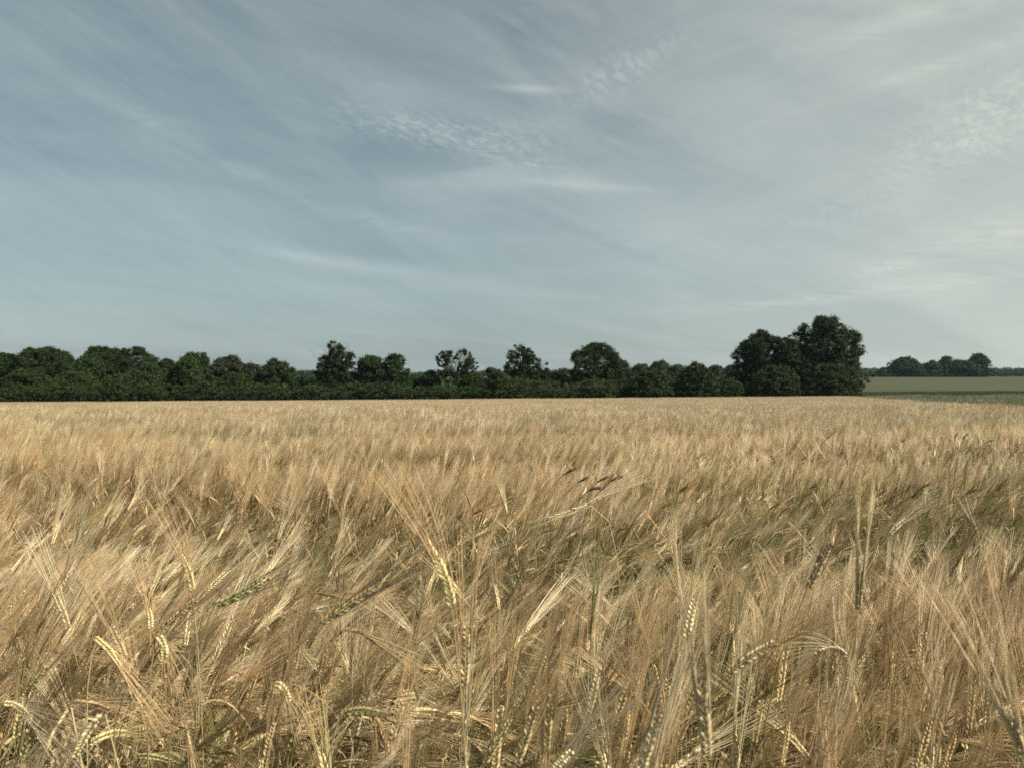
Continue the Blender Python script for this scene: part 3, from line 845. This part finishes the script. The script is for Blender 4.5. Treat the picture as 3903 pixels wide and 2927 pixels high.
instancer('dark_crop', cd, np.stack([x, y, ground(x, y)], -1), np.stack([0 * x, 0 * x, rng.rand(len(x)) * 6.28], -1), rng.uniform(.9, 1.1, len(x)),
          rng.randint(0, 4, len(x)), 'dark green strip of crop between the grassy margin and the far field', 'green crop')

# ------------------------------------------------------------------ foliage
def leaves(rng, C, size, up=.35):
    n = len(C)
    nn = nrm(rng.normal(0, 1, (n, 3)) + np.array([0, 0, up]))
    a = nrm(np.cross(nn, rng.normal(0, 1, (n, 3)))); b = np.cross(nn, a)
    s = (size * rng.uniform(.6, 1.35, n))[:, None]
    fold = nn * s * .18
    v = np.stack([C - a * s, C - b * s * .55 + fold, C + a * s, C + b * s * .55 + fold], 1)
    f = np.arange(n * 4).reshape(n, 4)
    return v, f

def clumped(rng, centres, rc, per, flat=.75):
    n = len(centres) * per
    off = rng.normal(0, 1, (n, 3)) * np.array([1, 1, flat]) * .55
    return np.repeat(centres, per, 0) + off * np.repeat(np.broadcast_to(rc, len(centres)), per)[:, None]

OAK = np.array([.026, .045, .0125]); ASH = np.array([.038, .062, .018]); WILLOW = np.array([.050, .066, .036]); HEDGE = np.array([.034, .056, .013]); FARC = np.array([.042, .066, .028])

def make_tree(label, cx, base_d, top, hw, kind='broadleaf_tree', cat='tree', col=OAK, dens=1.0, lobes=None, low=.12, leaf=.155, per=66, twigs=.35, seed=1, group=None, trunk_r=None, bare=0, rc0=None, flatten=1.0, lobe_r=.42, cover=1.0):
    """a tree whose crown spans cx +- hw photo pixels and reaches up to pixel row top, base_d metres away"""
    rng = np.random.RandomState(seed * 17 + int(cx))
    d = base_d
    x0 = (cx - 1951.5) / FPX * d; z0 = float(ground(x0, d))
    H = E + (1425 - top) / FPX * d - z0
    Rw = hw / FPX * d
    root = link(kind, None, None, (x0, d, z0 - .05))
    tag(root, label, cat, group)
    env = lobes is None
    if lobes is None:
        lobes = []
        n = 9 if Rw > 3 else 6
        for i in range(n):
            th = i / n * 6.28 + rng.uniform(-.4, .4); rr = rng.uniform(.38, .62)
            zz = rng.uniform(low + .18, .62)
            lobes.append((math.cos(th) * rr, math.sin(th) * rr, zz, lobe_r * rng.uniform(.85, 1.15)))
        for i in range(3):
            lobes.append((rng.uniform(-.3, .3), rng.uniform(-.3, .3), rng.uniform(.66, .80), lobe_r * rng.uniform(.8, 1.0)))
        lobes.append((rng.uniform(-.12, .12), 0, 1 - lobe_r * Rw * .9 / H if lobe_r * Rw * .9 / H < .5 else .6, lobe_r))
        lobes.append((0, 0, .45, .55))
    cen = []; owner = []
    if env:
        ni = int(dens * 2.6 * (2 * math.pi * Rw * H) / 1.0) + 30
        t = rng.uniform(0, 1, ni) ** .9
        th = rng.rand(ni) * 6.28
        p1, p2, p3 = rng.rand(3) * 6.28
        wide = .42
        tt = np.where(t < wide, (wide - t) / wide * .62, (t - wide) / (1 - wide))
        prof = np.sqrt(np.clip(1 - tt ** 2.1, 0, 1))
        prof = prof * (1 + .10 * np.sin(3 * th + p1 + 4 * t) + .08 * np.sin(5 * th + p2 - 7 * t) + .07 * np.sin(9 * t + p3))
        ux, uy, uz = np.cos(th) * prof * Rw, np.sin(th) * prof * Rw, t * H
        lump = bumps(ux + uy * .6, uz - uy * .5, seed + 3, 10, .7, 2.2)
        prof = prof * np.clip(1 + .19 * lump, .55, 1.25)
        rr = np.where(rng.rand(ni) < .72, rng.uniform(.84, 1.0, ni), rng.uniform(.1, .84, ni))
        skew = rng.uniform(-.12, .12) * t
        p = np.stack([(np.cos(th) * prof * rr + skew) * Rw, np.sin(th) * prof * rr * Rw * .9, (low + (1 - low) * np.clip(t * (1 + .06 * bumps(ux * 1.3, uy * 1.3, seed + 4, 8, .6, 1.8)) - .02, 0, 1.04)) * (H - .3)], -1)
        ns = bumps(p[:, 0] / 1.1 + p[:, 2] * .3, p[:, 2] / 1.1 + p[:, 1] * .5, seed + 5, 9, .8, 2.2)
        p = p[ns > (-.56 + max(0, .95 - dens) * (1.25 if d < 250 else .3))]
        cen.append(p)
        L3 = np.array([[a * Rw, b * Rw, c * H] for a, b, c, _ in lobes])
        owner += list(np.argmin(((p[:, None] - L3[None]) ** 2).sum(-1), 1))
    for li, (lx, ly, lz, lr) in enumerate([] if env else lobes):
        r = lr * Rw * 1.12
        rz = min(r * 1.12, H * .42)
        ni = max(8, int(dens * 13.0 * r * rz))
        dd = nrm(rng.normal(0, 1, (ni, 3)) + np.array([0, 0, .25]))
        rad = np.where(rng.rand(ni) < .78, rng.uniform(.82, 1.06, ni), rng.uniform(.2, .8, ni))[:, None]
        p = dd * rad * np.array([r, r, rz]) + np.array([lx * Rw, ly * Rw, lz * H])
        keep = (p[:, 2] > low * H) & (p[:, 2] < H * 1.0)
        if kind != 'bush': keep &= bumps((p[:, 0] + x0) / .8, p[:, 2] / .8 + p[:, 1] * .3, seed + 6, 9, .8, 2.2) > -.62
        cen.append(p[keep]); owner += [li] * int(keep.sum())
    cen = np.concatenate(cen); owner = np.array(owner)
    rc = (rc0 or .46) * rng.uniform(.45, 1.5, len(cen))
    L = clumped(rng, cen, rc, per)
    L = L[L[:, 2] > .25]
    mb = MB()
    shade = np.repeat(rng.uniform(.72, 1.30, len(cen)), per)[:len(L)]
    hue = rng.normal(0, .05, (len(L), 1)) * np.array([1, .3, -.5])
    c4 = np.repeat(col * shade[:, None] * (1 + hue), 4, 0)
    mb.add(leaves(rng, L, leaf), c4)
    # trunk, limbs and twigs
    tb = MB()
    tr = trunk_r or max(.10, .030 * H)
    fork = .30 * H
    zz = np.linspace(0, 1, 7)[:, None]
    Pt = np.concatenate([rng.normal(0, .02, (7, 2)) * H * zz * .6, zz * H * .62], 1)
    tb.add(tubes(Pt[None], (tr * np.array([1.35, 1.05, .9, .8, .62, .45, .3]))[None], 8), (.07, .06, .045))
    lim = []
    for (lx, ly, lz, lr) in lobes:
        s0 = rng.uniform(.28, .8) if lz > .35 else rng.uniform(.15, .4)
        i0 = s0 * 6; k0 = int(i0); q = Pt[k0] * (1 - (i0 - k0)) + Pt[min(6, k0 + 1)] * (i0 - k0)
        e_ = np.array([lx * Rw, ly * Rw, lz * H])
        m1 = q * .6 + e_ * .4 + np.array([0, 0, .05 * H]) + rng.normal(0, .03, 3) * H
        m2 = q * .25 + e_ * .75 + rng.normal(0, .03, 3) * H + np.array([0, 0, .03 * H])
        lim.append(np.array([q, m1, m2, e_]))
    tb.add(tubes(np.array(lim), (tr * np.array([.5, .36, .24, .12]))[None].repeat(len(lim), 0), 6), (.07, .06, .045))
    kk = np.where(rng.rand(len(cen)) < twigs)[0]
    if len(kk):
        la = np.array(lim)[owner[kk]]
        s0 = la[np.arange(len(kk)), rng.randint(1, 4, len(kk))]
        e_ = cen[kk]
        mid = (s0 + e_) / 2 + rng.normal(0, .07, (len(kk), 3)) * np.linalg.norm(e_ - s0, axis=1, keepdims=True)
        tb.add(tubes(np.stack([s0, mid, e_], 1), np.broadcast_to(np.array([.055, .04, .02]) * min(1.3, tr * 4), (len(kk), 3)), 4), (.08, .07, .05))
    for b in range(bare):
        th = rng.uniform(1.2, 5.0)
        p = np.array([math.cos(th) * .25 * Rw, math.sin(th) * .3 * Rw, rng.uniform(.5, .66) * H]); pts = [p]
        dr = nrm(np.array([math.cos(th) * .35, math.sin(th) * .3, 1.0]))
        for i in range(7):
            dr = nrm(dr + rng.normal(0, .28, 3) + np.array([0, 0, .05])); p = p + dr * H * .065; pts.append(p)
        pts = np.array(pts)
        tb.add(tubes(pts[None], (np.linspace(.09, .02, 8))[None], 5), (.13, .12, .10))
        for j in range(2, 8):
            q = pts[j] + nrm(rng.normal(0, 1, 3)) * H * .06
            tb.add(tubes(np.array([[pts[j], (pts[j] + q) / 2 + rng.normal(0, .12, 3), q]]), np.array([[.035, .028, .015]]), 4), (.13, .12, .10))
    link('trunk', tb.mesh('trunk', M_bark), root)
    link('crown', mb.mesh('crown', M_leaf, smooth=False), root)
    return root

LEFTW = 'trees of the wood behind the hedge at left'
MIDT = 'separate trees behind the hedge'
FART = 'far pale trees beyond the hedge'
# the wood at left, back row first
make_tree('dark rounded tree cut by the left edge of the picture', 10, 172, 1345, 75, seed=1, group=LEFTW)
make_tree('broad dark oak-like tree, highest crown at the far left', 148, 170, 1319, 98, seed=2, group=LEFTW, dens=1.2)
make_tree('small thin-crowned tree with sky showing, right of the broad dark oak', 258, 174, 1342, 42, col=ASH, dens=.6, seed=3, group=LEFTW)
make_tree('wide tall tree behind the round lighter one in the left wood', 375, 176, 1319, 88, seed=4, group=LEFTW, dens=1.1)
make_tree('round mid-green tree in front of the wide tall one in the left wood', 335, 166, 1350, 58, col=ASH * .95, seed=5, group=LEFTW)
make_tree('domed tree with sky gaps in its right side, in the left wood', 515, 172, 1319, 88, seed=6, group=LEFTW, dens=.75, low=.2)
make_tree('low rounded tree filling the dip right of the domed tree', 628, 168, 1370, 52, col=OAK * .95, seed=7, group=LEFTW)
make_tree('round lighter green tree beside the dark ridge of the left wood', 715, 165, 1357, 62, col=ASH * 1.0, seed=8, group=LEFTW, dens=1.2)
make_tree('dark tree forming a long ridge behind the round lighter green one', 748, 178, 1338, 72, seed=9, group=LEFTW)
make_tree('grey-green willowy tree right of the round lighter green one', 862, 168, 1356, 72, col=WILLOW, dens=.9, seed=10, group=LEFTW, leaf=.16)
make_tree('smaller grey-green tree at the foot of the willowy one', 955, 166, 1385, 44, col=WILLOW * .9, seed=11, group=LEFTW, leaf=.16)
make_tree('dark tree with a frayed right side closing the left wood', 1055, 165, 1370, 78, col=OAK * 1.1, dens=.8, seed=12, group=LEFTW, low=.05)
make_tree('bushy undergrowth tree low in the left wood under the dark oak', 90, 160, 1408, 90, kind='thicket_tree', col=HEDGE * .9, seed=13, group=LEFTW, low=.02)
make_tree('bushy undergrowth tree low in the left wood under the wide tree', 300, 160, 1418, 100, kind='thicket_tree', col=HEDGE, seed=14, group=LEFTW, low=.02)
make_tree('bushy undergrowth tree low in the left wood under the domed tree', 500, 160, 1412, 105, kind='thicket_tree', col=HEDGE * .95, seed=15, group=LEFTW, low=.02)
make_tree('bushy undergrowth tree low at the right end of the left wood', 900, 160, 1418, 90, kind='thicket_tree', col=HEDGE * .9, seed=16, group=LEFTW, low=.02)
make_tree('low dark bush in the gap before the half-dead tree', 1160, 172, 1430, 45, kind='thicket_tree', col=OAK, seed=17, group=MIDT)
make_tree('pale-leaved small tree between the domed tree and the round lighter one', 590, 164, 1385, 50, col=ASH * .9, seed=80, group=LEFTW, low=.05)
make_tree('dark tree filling the skyline between the highest oak and the wide tall tree', 205, 176, 1336, 60, col=OAK * 1.1, seed=81, group=LEFTW)
make_tree('tree joining the wide tall tree to the domed tree on the skyline', 445, 177, 1326, 60, col=OAK * 1.05, seed=82, group=LEFTW)
make_tree('grey-green tree filling the slope between the willowy tree and the frayed one', 990, 170, 1392, 50, col=WILLOW * .85, seed=83, group=LEFTW)
# separate trees
make_tree('half-dead ragged tree with bare branches sticking out of ivy', 1275, 166, 1300, 82, kind='half_dead_tree', col=OAK * .95, dens=1.1, seed=18, bare=9, low=.05, group=MIDT, twigs=.8, rc0=.36, trunk_r=.45,
          lobes=[(0, 0, .25, .62), (-.45, 0, .26, .40), (.45, .1, .3, .42), (.1, 0, .5, .5), (-.1, 0, .62, .36), (.15, 0, .80, .30), (.62, 0, .70, .32), (-.40, 0, .60, .36), (.45, 0, .52, .40), (.0, 0, .88, .26), (-.75, 0, .36, .3), (.78, 0, .3, .32)])
make_tree('rounded dense tree just right of the half-dead one', 1418, 168, 1350, 68, seed=19, group=MIDT)
make_tree('round-topped tree with lacy see-through right half', 1510, 168, 1350, 66, dens=.82, seed=20, group=MIDT, twigs=.7, low=.1, col=OAK * 1.1)
make_tree('small pale shrubby tree left of the forked one', 1600, 172, 1420, 40, kind='thicket_tree', col=WILLOW * .9, seed=21, group=MIDT, low=.02)
make_tree('dark pointed shrub at the foot of the forked tree', 1640, 168, 1408, 34, kind='thicket_tree', col=OAK, seed=22, group=MIDT, low=.02)
make_tree('forked tree with two sparse crowns like a V', 1742, 167, 1326, 76, kind='forked_tree', col=OAK * 1.2, dens=.75, seed=23, group=MIDT, twigs=1.0, low=.3, rc0=.34, trunk_r=.32,
          lobes=[(-.62, 0, .60, .34), (-.72, 0, .80, .27), (-.35, 0, .83, .25), (.22, 0, .86, .26), (.55, 0, .76, .34), (.82, 0, .66, .26), (.38, 0, .62, .3), (-.4, 0, .46, .26), (.45, 0, .44, .22)])
make_tree('low bushy tree between the forked tree and the small grey one', 1800, 166, 1425, 60, kind='thicket_tree', col=HEDGE * .85, seed=24, group=MIDT, low=.02)
make_tree('small greyish tree peeping up left of the ragged spreading tree', 1868, 176, 1394, 36, col=WILLOW * .85, dens=.7, seed=25, group=MIDT)
make_tree('little fresh-green tree with pale bare stems in front of the hedge', 1905, 155.2, 1402, 44, col=HEDGE * 1.15, seed=26, group=MIDT, low=.35, dens=.9, twigs=.8)
make_tree('ragged spreading tree with sky between its upper branches', 2000, 166, 1312, 92, kind='spreading_tree', col=OAK, dens=.85, seed=27, group=MIDT, twigs=.8, rc0=.4, low=.1, trunk_r=.4,
          lobes=[(-.1, 0, .35, .48), (.25, 0, .32, .45), (.0, 0, .55, .38), (-.62, 0, .50, .26), (-.5, 0, .68, .22), (-.45, 0, .86, .22), (-.1, 0, .84, .22), (.12, 0, .76, .28), (.3, 0, .72, .2), (.62, 0, .58, .28), (.92, 0, .42, .16), (.55, 0, .40, .3)])
make_tree('dark bush between the spreading tree and the half-round one', 2125, 167, 1420, 44, kind='thicket_tree', seed=28, group=MIDT, low=.02)
make_tree('tall half-round tree, dense above with small sky holes at left', 2270, 167, 1308, 98, col=OAK * 1.0, dens=.85, seed=29, group=MIDT, twigs=.6, low=.08)
make_tree('pale grey-green thin tree leaning on the right of the half-round one', 2372, 172, 1370, 34, col=WILLOW * .95, dens=.7, seed=30, group=MIDT)
make_tree('low green bush at the foot of the half-round tree', 2400, 163, 1440, 55, kind='thicket_tree', col=HEDGE * .8, seed=31, group=MIDT, low=.02)
# far pale trees seen over the hedge
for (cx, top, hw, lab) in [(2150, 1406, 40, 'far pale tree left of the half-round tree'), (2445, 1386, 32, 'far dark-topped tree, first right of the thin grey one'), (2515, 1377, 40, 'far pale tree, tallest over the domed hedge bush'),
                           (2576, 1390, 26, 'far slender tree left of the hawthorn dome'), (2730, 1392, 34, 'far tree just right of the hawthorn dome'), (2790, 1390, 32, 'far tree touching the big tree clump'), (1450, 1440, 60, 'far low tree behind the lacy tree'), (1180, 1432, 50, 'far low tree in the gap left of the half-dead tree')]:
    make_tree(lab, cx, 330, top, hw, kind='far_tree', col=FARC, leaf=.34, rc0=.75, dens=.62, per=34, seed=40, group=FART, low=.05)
# the big clump at right
BIG = 'big trees at the right end of the hedge'
make_tree('broad dense tree on the left of the big clump', 2912, 163, 1264, 108, col=OAK * .95, seed=50, group=BIG, dens=1.0, low=.05, twigs=.3, trunk_r=.45)
make_tree('tallest tree of all, domed crown with sky holes, right of the big clump', 3155, 160, 1206, 130, col=OAK * .95, seed=51, group=BIG, dens=.86, low=.05, twigs=.4, trunk_r=.55, rc0=.55)
# ------------------------------------------------------------------ hedge and bushes
def hedge(label, x0, x1, yc, top_fn, dep=2.2, seed=1, col=HEDGE, group=None):
    rng = np.random.RandomState(seed)
    n = int((x1 - x0) * 22)
    x = rng.uniform(x0, x1, n)
    f = rng.rand(n)
    h = top_fn(x)
    ang = rng.uniform(0, math.pi, n)                      # arch section: front, top, back
    sec = rng.uniform(.86, 1.04, n)
    rr = np.where(rng.rand(n) < .8, sec, rng.uniform(.3, .9, n))
    yy = yc - np.sign(np.cos(ang)) * np.abs(np.cos(ang)) ** .55 * dep * rr * .5 * 2
    zz = np.abs(np.sin(ang)) ** .6 * h * rr
    extra = rng.rand(n) < .25
    yy = np.where(extra, yc - dep * rng.uniform(.75, 1.05, n), yy); zz = np.where(extra, rng.uniform(.1, .8, n) * h, zz)
    z0 = ground(x, np.full(n, yc))
    c = np.stack([x, yy, zz + z0], -1)
    xm = (x0 + x1) / 2; base = np.array([xm, yc, float(ground(xm, yc))])
    L = clumped(rng, c, .34 * rng.uniform(.6, 1.4, n), 26)
    sh = np.repeat(rng.uniform(.70, 1.30, n), 26)
    mb = MB(); mb.add(leaves(rng, L - base, .15), np.repeat(col * sh[:, None], 4, 0))
    root = link('hedge', None, None, tuple(base)); tag(root, label, 'hedge', group)
    link('foliage', mb.mesh('foliage', M_leaf, smooth=False), root)
    # woody inside: stems, and a solid core added and painted dark for the dense interior
    tb = MB()
    k = int((x1 - x0) * 6)
    xs_ = rng.uniform(x0, x1, k); ys_ = yc + rng.uniform(-.6, .6, k) * dep; g0 = ground(xs_, ys_); hh = top_fn(xs_) * rng.uniform(.5, .85, k)
    u_ = np.linspace(0, 1, 4)
    P = np.stack([xs_[:, None] + rng.normal(0, .5, (k, 1)) * u_, ys_[:, None] + rng.normal(0, .3, (k, 1)) * u_, g0[:, None] + hh[:, None] * u_], -1)
    tb.add(tubes(P - base, np.broadcast_to(np.array([.08, .06, .05, .02]), (k, 4)), 5), (.05, .042, .03))
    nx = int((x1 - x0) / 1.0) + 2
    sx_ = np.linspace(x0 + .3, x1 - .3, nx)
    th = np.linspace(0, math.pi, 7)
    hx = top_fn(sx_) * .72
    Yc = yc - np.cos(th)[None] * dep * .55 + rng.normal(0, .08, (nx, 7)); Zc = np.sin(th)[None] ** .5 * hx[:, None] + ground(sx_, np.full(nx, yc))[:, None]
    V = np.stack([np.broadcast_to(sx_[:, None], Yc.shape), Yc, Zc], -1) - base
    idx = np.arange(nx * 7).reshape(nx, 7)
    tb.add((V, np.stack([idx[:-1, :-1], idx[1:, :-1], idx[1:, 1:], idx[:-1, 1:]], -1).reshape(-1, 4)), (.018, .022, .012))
    link('stems', tb.mesh('stems', M_bark), root)
    return root

def hedge_top(px, tops):
    """hedge height from the photo rows of its top"""
    def fn(x):
        d = 155.0
        q = x / d * FPX + 1951.5
        t = np.interp(q, px, tops)
        return (1425 - t) / FPX * d + E - ground(x, np.full(np.shape(x), d)) + .42 * bumps(x, x * 0, 31, 9, .3, 2.6)
    return fn

HPX = [0, 200, 300, 420, 560, 700, 800, 1000, 1180, 1260, 1400, 1520, 1620, 1760, 1880, 1960, 2060, 2160, 2300, 2420, 2600, 2800, 2960]
HTP = [1478, 1470, 1464, 1462, 1466, 1468, 1465, 1468, 1470, 1472, 1460, 1465, 1472, 1476, 1462, 1450, 1446, 1456, 1448, 1462, 1460, 1462, 1460]
ht = hedge_top(HPX, HTP)
def px2x(px, d=155.0): return (px - 1951.5) / FPX * d
HG = 'stretches of the hedge along the far side of the barley'
hedge('long dark hedge below the left wood, from the left edge to the half-dead tree', px2x(-160), px2x(1190), 155, ht, 2.3, 3, HEDGE * .95, HG)
hedge('middle stretch of hedge from the half-dead tree to the little fresh-green tree', px2x(1190), px2x(1890), 155, ht, 2.2, 4, HEDGE, HG)
hedge('thicker hedge stretch below the half-round tree with a brighter top', px2x(1890), px2x(2350), 155.2, ht, 2.6, 5, HEDGE * 1.12, HG)
hedge('last hedge stretch running behind the domed bushes to the big trees', px2x(2350), px2x(3050), 156, ht, 2.0, 6, HEDGE * .9, HG)
BG = 'domed bushes standing in the hedge'
def bush(label, cx, d, top, hw, seed, col=HEDGE, **kw):
    return make_tree(label, cx, d, top, hw, kind='bush', cat='bush', col=col, seed=seed, group=BG, low=.0, per=60, leaf=.14, dens=1.5, twigs=.2, rc0=.40,
                     lobes=[(-.5, 0, .42, .5), (.5, 0, .40, .5), (0, -.3, .40, .55), (0, .3, .45, .5), (0, 0, .68, .46), (-.3, 0, .60, .42), (.3, 0, .58, .42), (-.62, -.2, .18, .42), (.62, -.2, .18, .42), (0, -.4, .15, .5)], **kw)
bush('long domed bush, leftmost of the hedge bushes', 2487, 154, 1410, 82, 61)
bush('hawthorn dome with whiskery top, dark on its left', 2655, 153.5, 1380, 78, 62, HEDGE * .85)
bush('low bright bush between the hawthorn dome and the big trees', 2785, 154, 1448, 52, 63, HEDGE * 1.1)
bush('wide bush with sunlit top under the broad big tree', 2960, 153.5, 1394, 92, 64, HEDGE * .95)
bush('rounded bush at the very end of the hedge under the tallest tree', 3160, 152.5, 1392, 98, 65, HEDGE * .9)
make_tree('mid-green shrubby tree squeezed between the two big trees', 3015, 158, 1300, 86, kind='thicket_tree', col=HEDGE * .9, seed=66, group=BIG, low=.02)

# ------------------------------------------------------------------ far right clump
FR = 'far trees beyond the green field at right'
for (cx, top, hw, lab, dn) in [(3372, 1404, 26, 'low bush left of the far clump', .5), (3450, 1365, 60, 'broad round tree at the left of the far clump', .45), (3552, 1373, 32, 'small tree with open crown in the far clump', .3),
                           (3608, 1361, 30, 'darker upright tree in the far clump', .45), (3668, 1374, 58, 'wide lower tree in the far clump', .45), (3728, 1349, 34, 'tall pair-like crown at the right of the far clump', .45), (3500, 1412, 40, 'low shrubs in the middle of the far clump', .5)]:
    make_tree(lab, cx, 480, top, hw, kind='far_tree', col=OAK * 1.25, leaf=.42, rc0=.95, dens=dn * 1.2, per=34, seed=70, group=FR, low=.0, twigs=.1)
# low hedge along the far side of the green field
def mass(name, label, x0, x1, yc, dep, hfn, dens, leaf, rc, col, seed, cat, kind=None):
    rng = np.random.RandomState(seed)
    n = int((x1 - x0) * dep * dens)
    x = rng.uniform(x0, x1, n); y = yc + rng.uniform(-.5, .5, n) * dep
    h = hfn(x, y); z = ground(x, y) + h * rng.uniform(0, 1, n) ** .5
    L = clumped(rng, np.stack([x, y, z], -1), rc * rng.uniform(.6, 1.4, n), 16)
    mb = MB(); mb.add(leaves(rng, L, leaf), np.repeat(col * np.repeat(rng.uniform(.75, 1.3, n), 16)[:, None], 4, 0))
    o = link(name, mb.mesh(name, M_leaf, smooth=False))
    return tag(o, label, cat, None, kind)
mass('hedge', 'low far hedge along the top of the green field', 60, 340, 474, 3, lambda x, y: 1.7 + .5 * bumps(x * .2, y, 4), 1.6, .35, .6, OAK, 5, 'hedge')
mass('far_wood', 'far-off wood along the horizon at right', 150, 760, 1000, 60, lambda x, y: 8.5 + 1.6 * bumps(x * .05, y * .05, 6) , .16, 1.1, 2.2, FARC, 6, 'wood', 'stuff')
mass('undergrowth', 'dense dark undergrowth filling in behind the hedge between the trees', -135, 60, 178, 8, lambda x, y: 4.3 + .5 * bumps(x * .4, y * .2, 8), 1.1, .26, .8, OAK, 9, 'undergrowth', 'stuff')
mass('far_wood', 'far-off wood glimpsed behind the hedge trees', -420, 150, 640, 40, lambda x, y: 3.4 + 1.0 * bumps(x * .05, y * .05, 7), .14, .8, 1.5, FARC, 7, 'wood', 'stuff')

# ------------------------------------------------------------------ fence posts in the margin, birds
PG = 'wooden fence posts in the rough grass at right'
for i, (px, d) in enumerate([(3626, 140), (3684, 136), (3752, 131), (3822, 126), (3893, 121)]):
    x = px2x(px, d); z = float(ground(x, d))
    r_ = np.random.RandomState(i)
    mb = MB()
    hgt = 1.25 + r_.uniform(-.08, .1)
    P = np.array([[0, 0, 0], [.01, 0, .5], [.02, .01, 1.0], [.02 + r_.normal(0, .02), .01, hgt - .05], [.02, .01, hgt]])
    mb.add(tubes(P[None], np.array([[.065, .06, .06, .055, .012]]), 8), (.12, .10, .08))
    o = link('fence_post', mb.mesh('fence_post', M_bark), None, (x, d, z))
    tag(o, ['leftmost weathered post in the rough grass at right', 'second weathered post from the left in the rough grass', 'middle weathered post of five in the rough grass', 'fourth weathered post, near the right edge', 'weathered post at the right edge of the picture'][i], 'fence post', PG)

def bird(label, px, py, d, span, yaw):
    mb = MB()
    s = span
    P = np.array([[-.22, 0, 0], [-.12, 0, .0], [.02, 0, .01], [.14, 0, .01], [.20, 0, .0]]) * s
    mb.add(tubes(P[None], (np.array([.012, .035, .055, .04, .006]) * s)[None], 8), (.02, .02, .022))
    for sg in (-1, 1):
        W = np.array([[[.02, sg * .03, .01], [.05, sg * .20, .09], [.0, sg * .36, .07], [-.08, sg * .5, .02]]]) * s
        mb.add(ribbons(W, np.array([[.14, .15, .10, .02]]) * s, np.array([[1., 0, .05]])), (.02, .02, .022))
    o = link('bird', mb.mesh('bird', M_bark), None, tuple(wpos(px, py, d)))
    o.rotation_euler = (.2, 0, yaw)
    tag(o, label, 'bird', 'distant birds')
bird('tiny dark bird flying above the trees right of the middle', 2289, 1269, 110, .5, 1.0)
bird('tiny dark bird high in the sky at left', 633, 983, 120, .5, 2.4)

# ------------------------------------------------------------------ haze
hm, ht_ = mat_base('haze')
pv = ht_.node('ShaderNodeVolumePrincipled')
pv.inputs['Color'].default_value = (.62, .80, .95, 1)
pv.inputs['Density'].default_value = .00006
pv.inputs['Anisotropy'].default_value = .3
ho = ht_.node('ShaderNodeOutputMaterial'); ht_.l.new(pv.outputs[0], ho.inputs['Volume'])
v = np.array([[-700, -40, -9], [1000, -40, -9], [1000, 1100, -9], [-700, 1100, -9], [-700, -40, 24], [1000, -40, 24], [1000, 1100, 24], [-700, 1100, 24.]])
f = np.array([[0, 3, 2, 1], [4, 5, 6, 7], [0, 1, 5, 4], [1, 2, 6, 5], [2, 3, 7, 6], [3, 0, 4, 7]])
mb = MB(); mb.add((v, f), (1, 1, 1))
hz = link('haze', mb.mesh('haze', hm, smooth=False)); tag(hz, kind='stuff'); hz['label'] = 'thin summer haze over the fields'
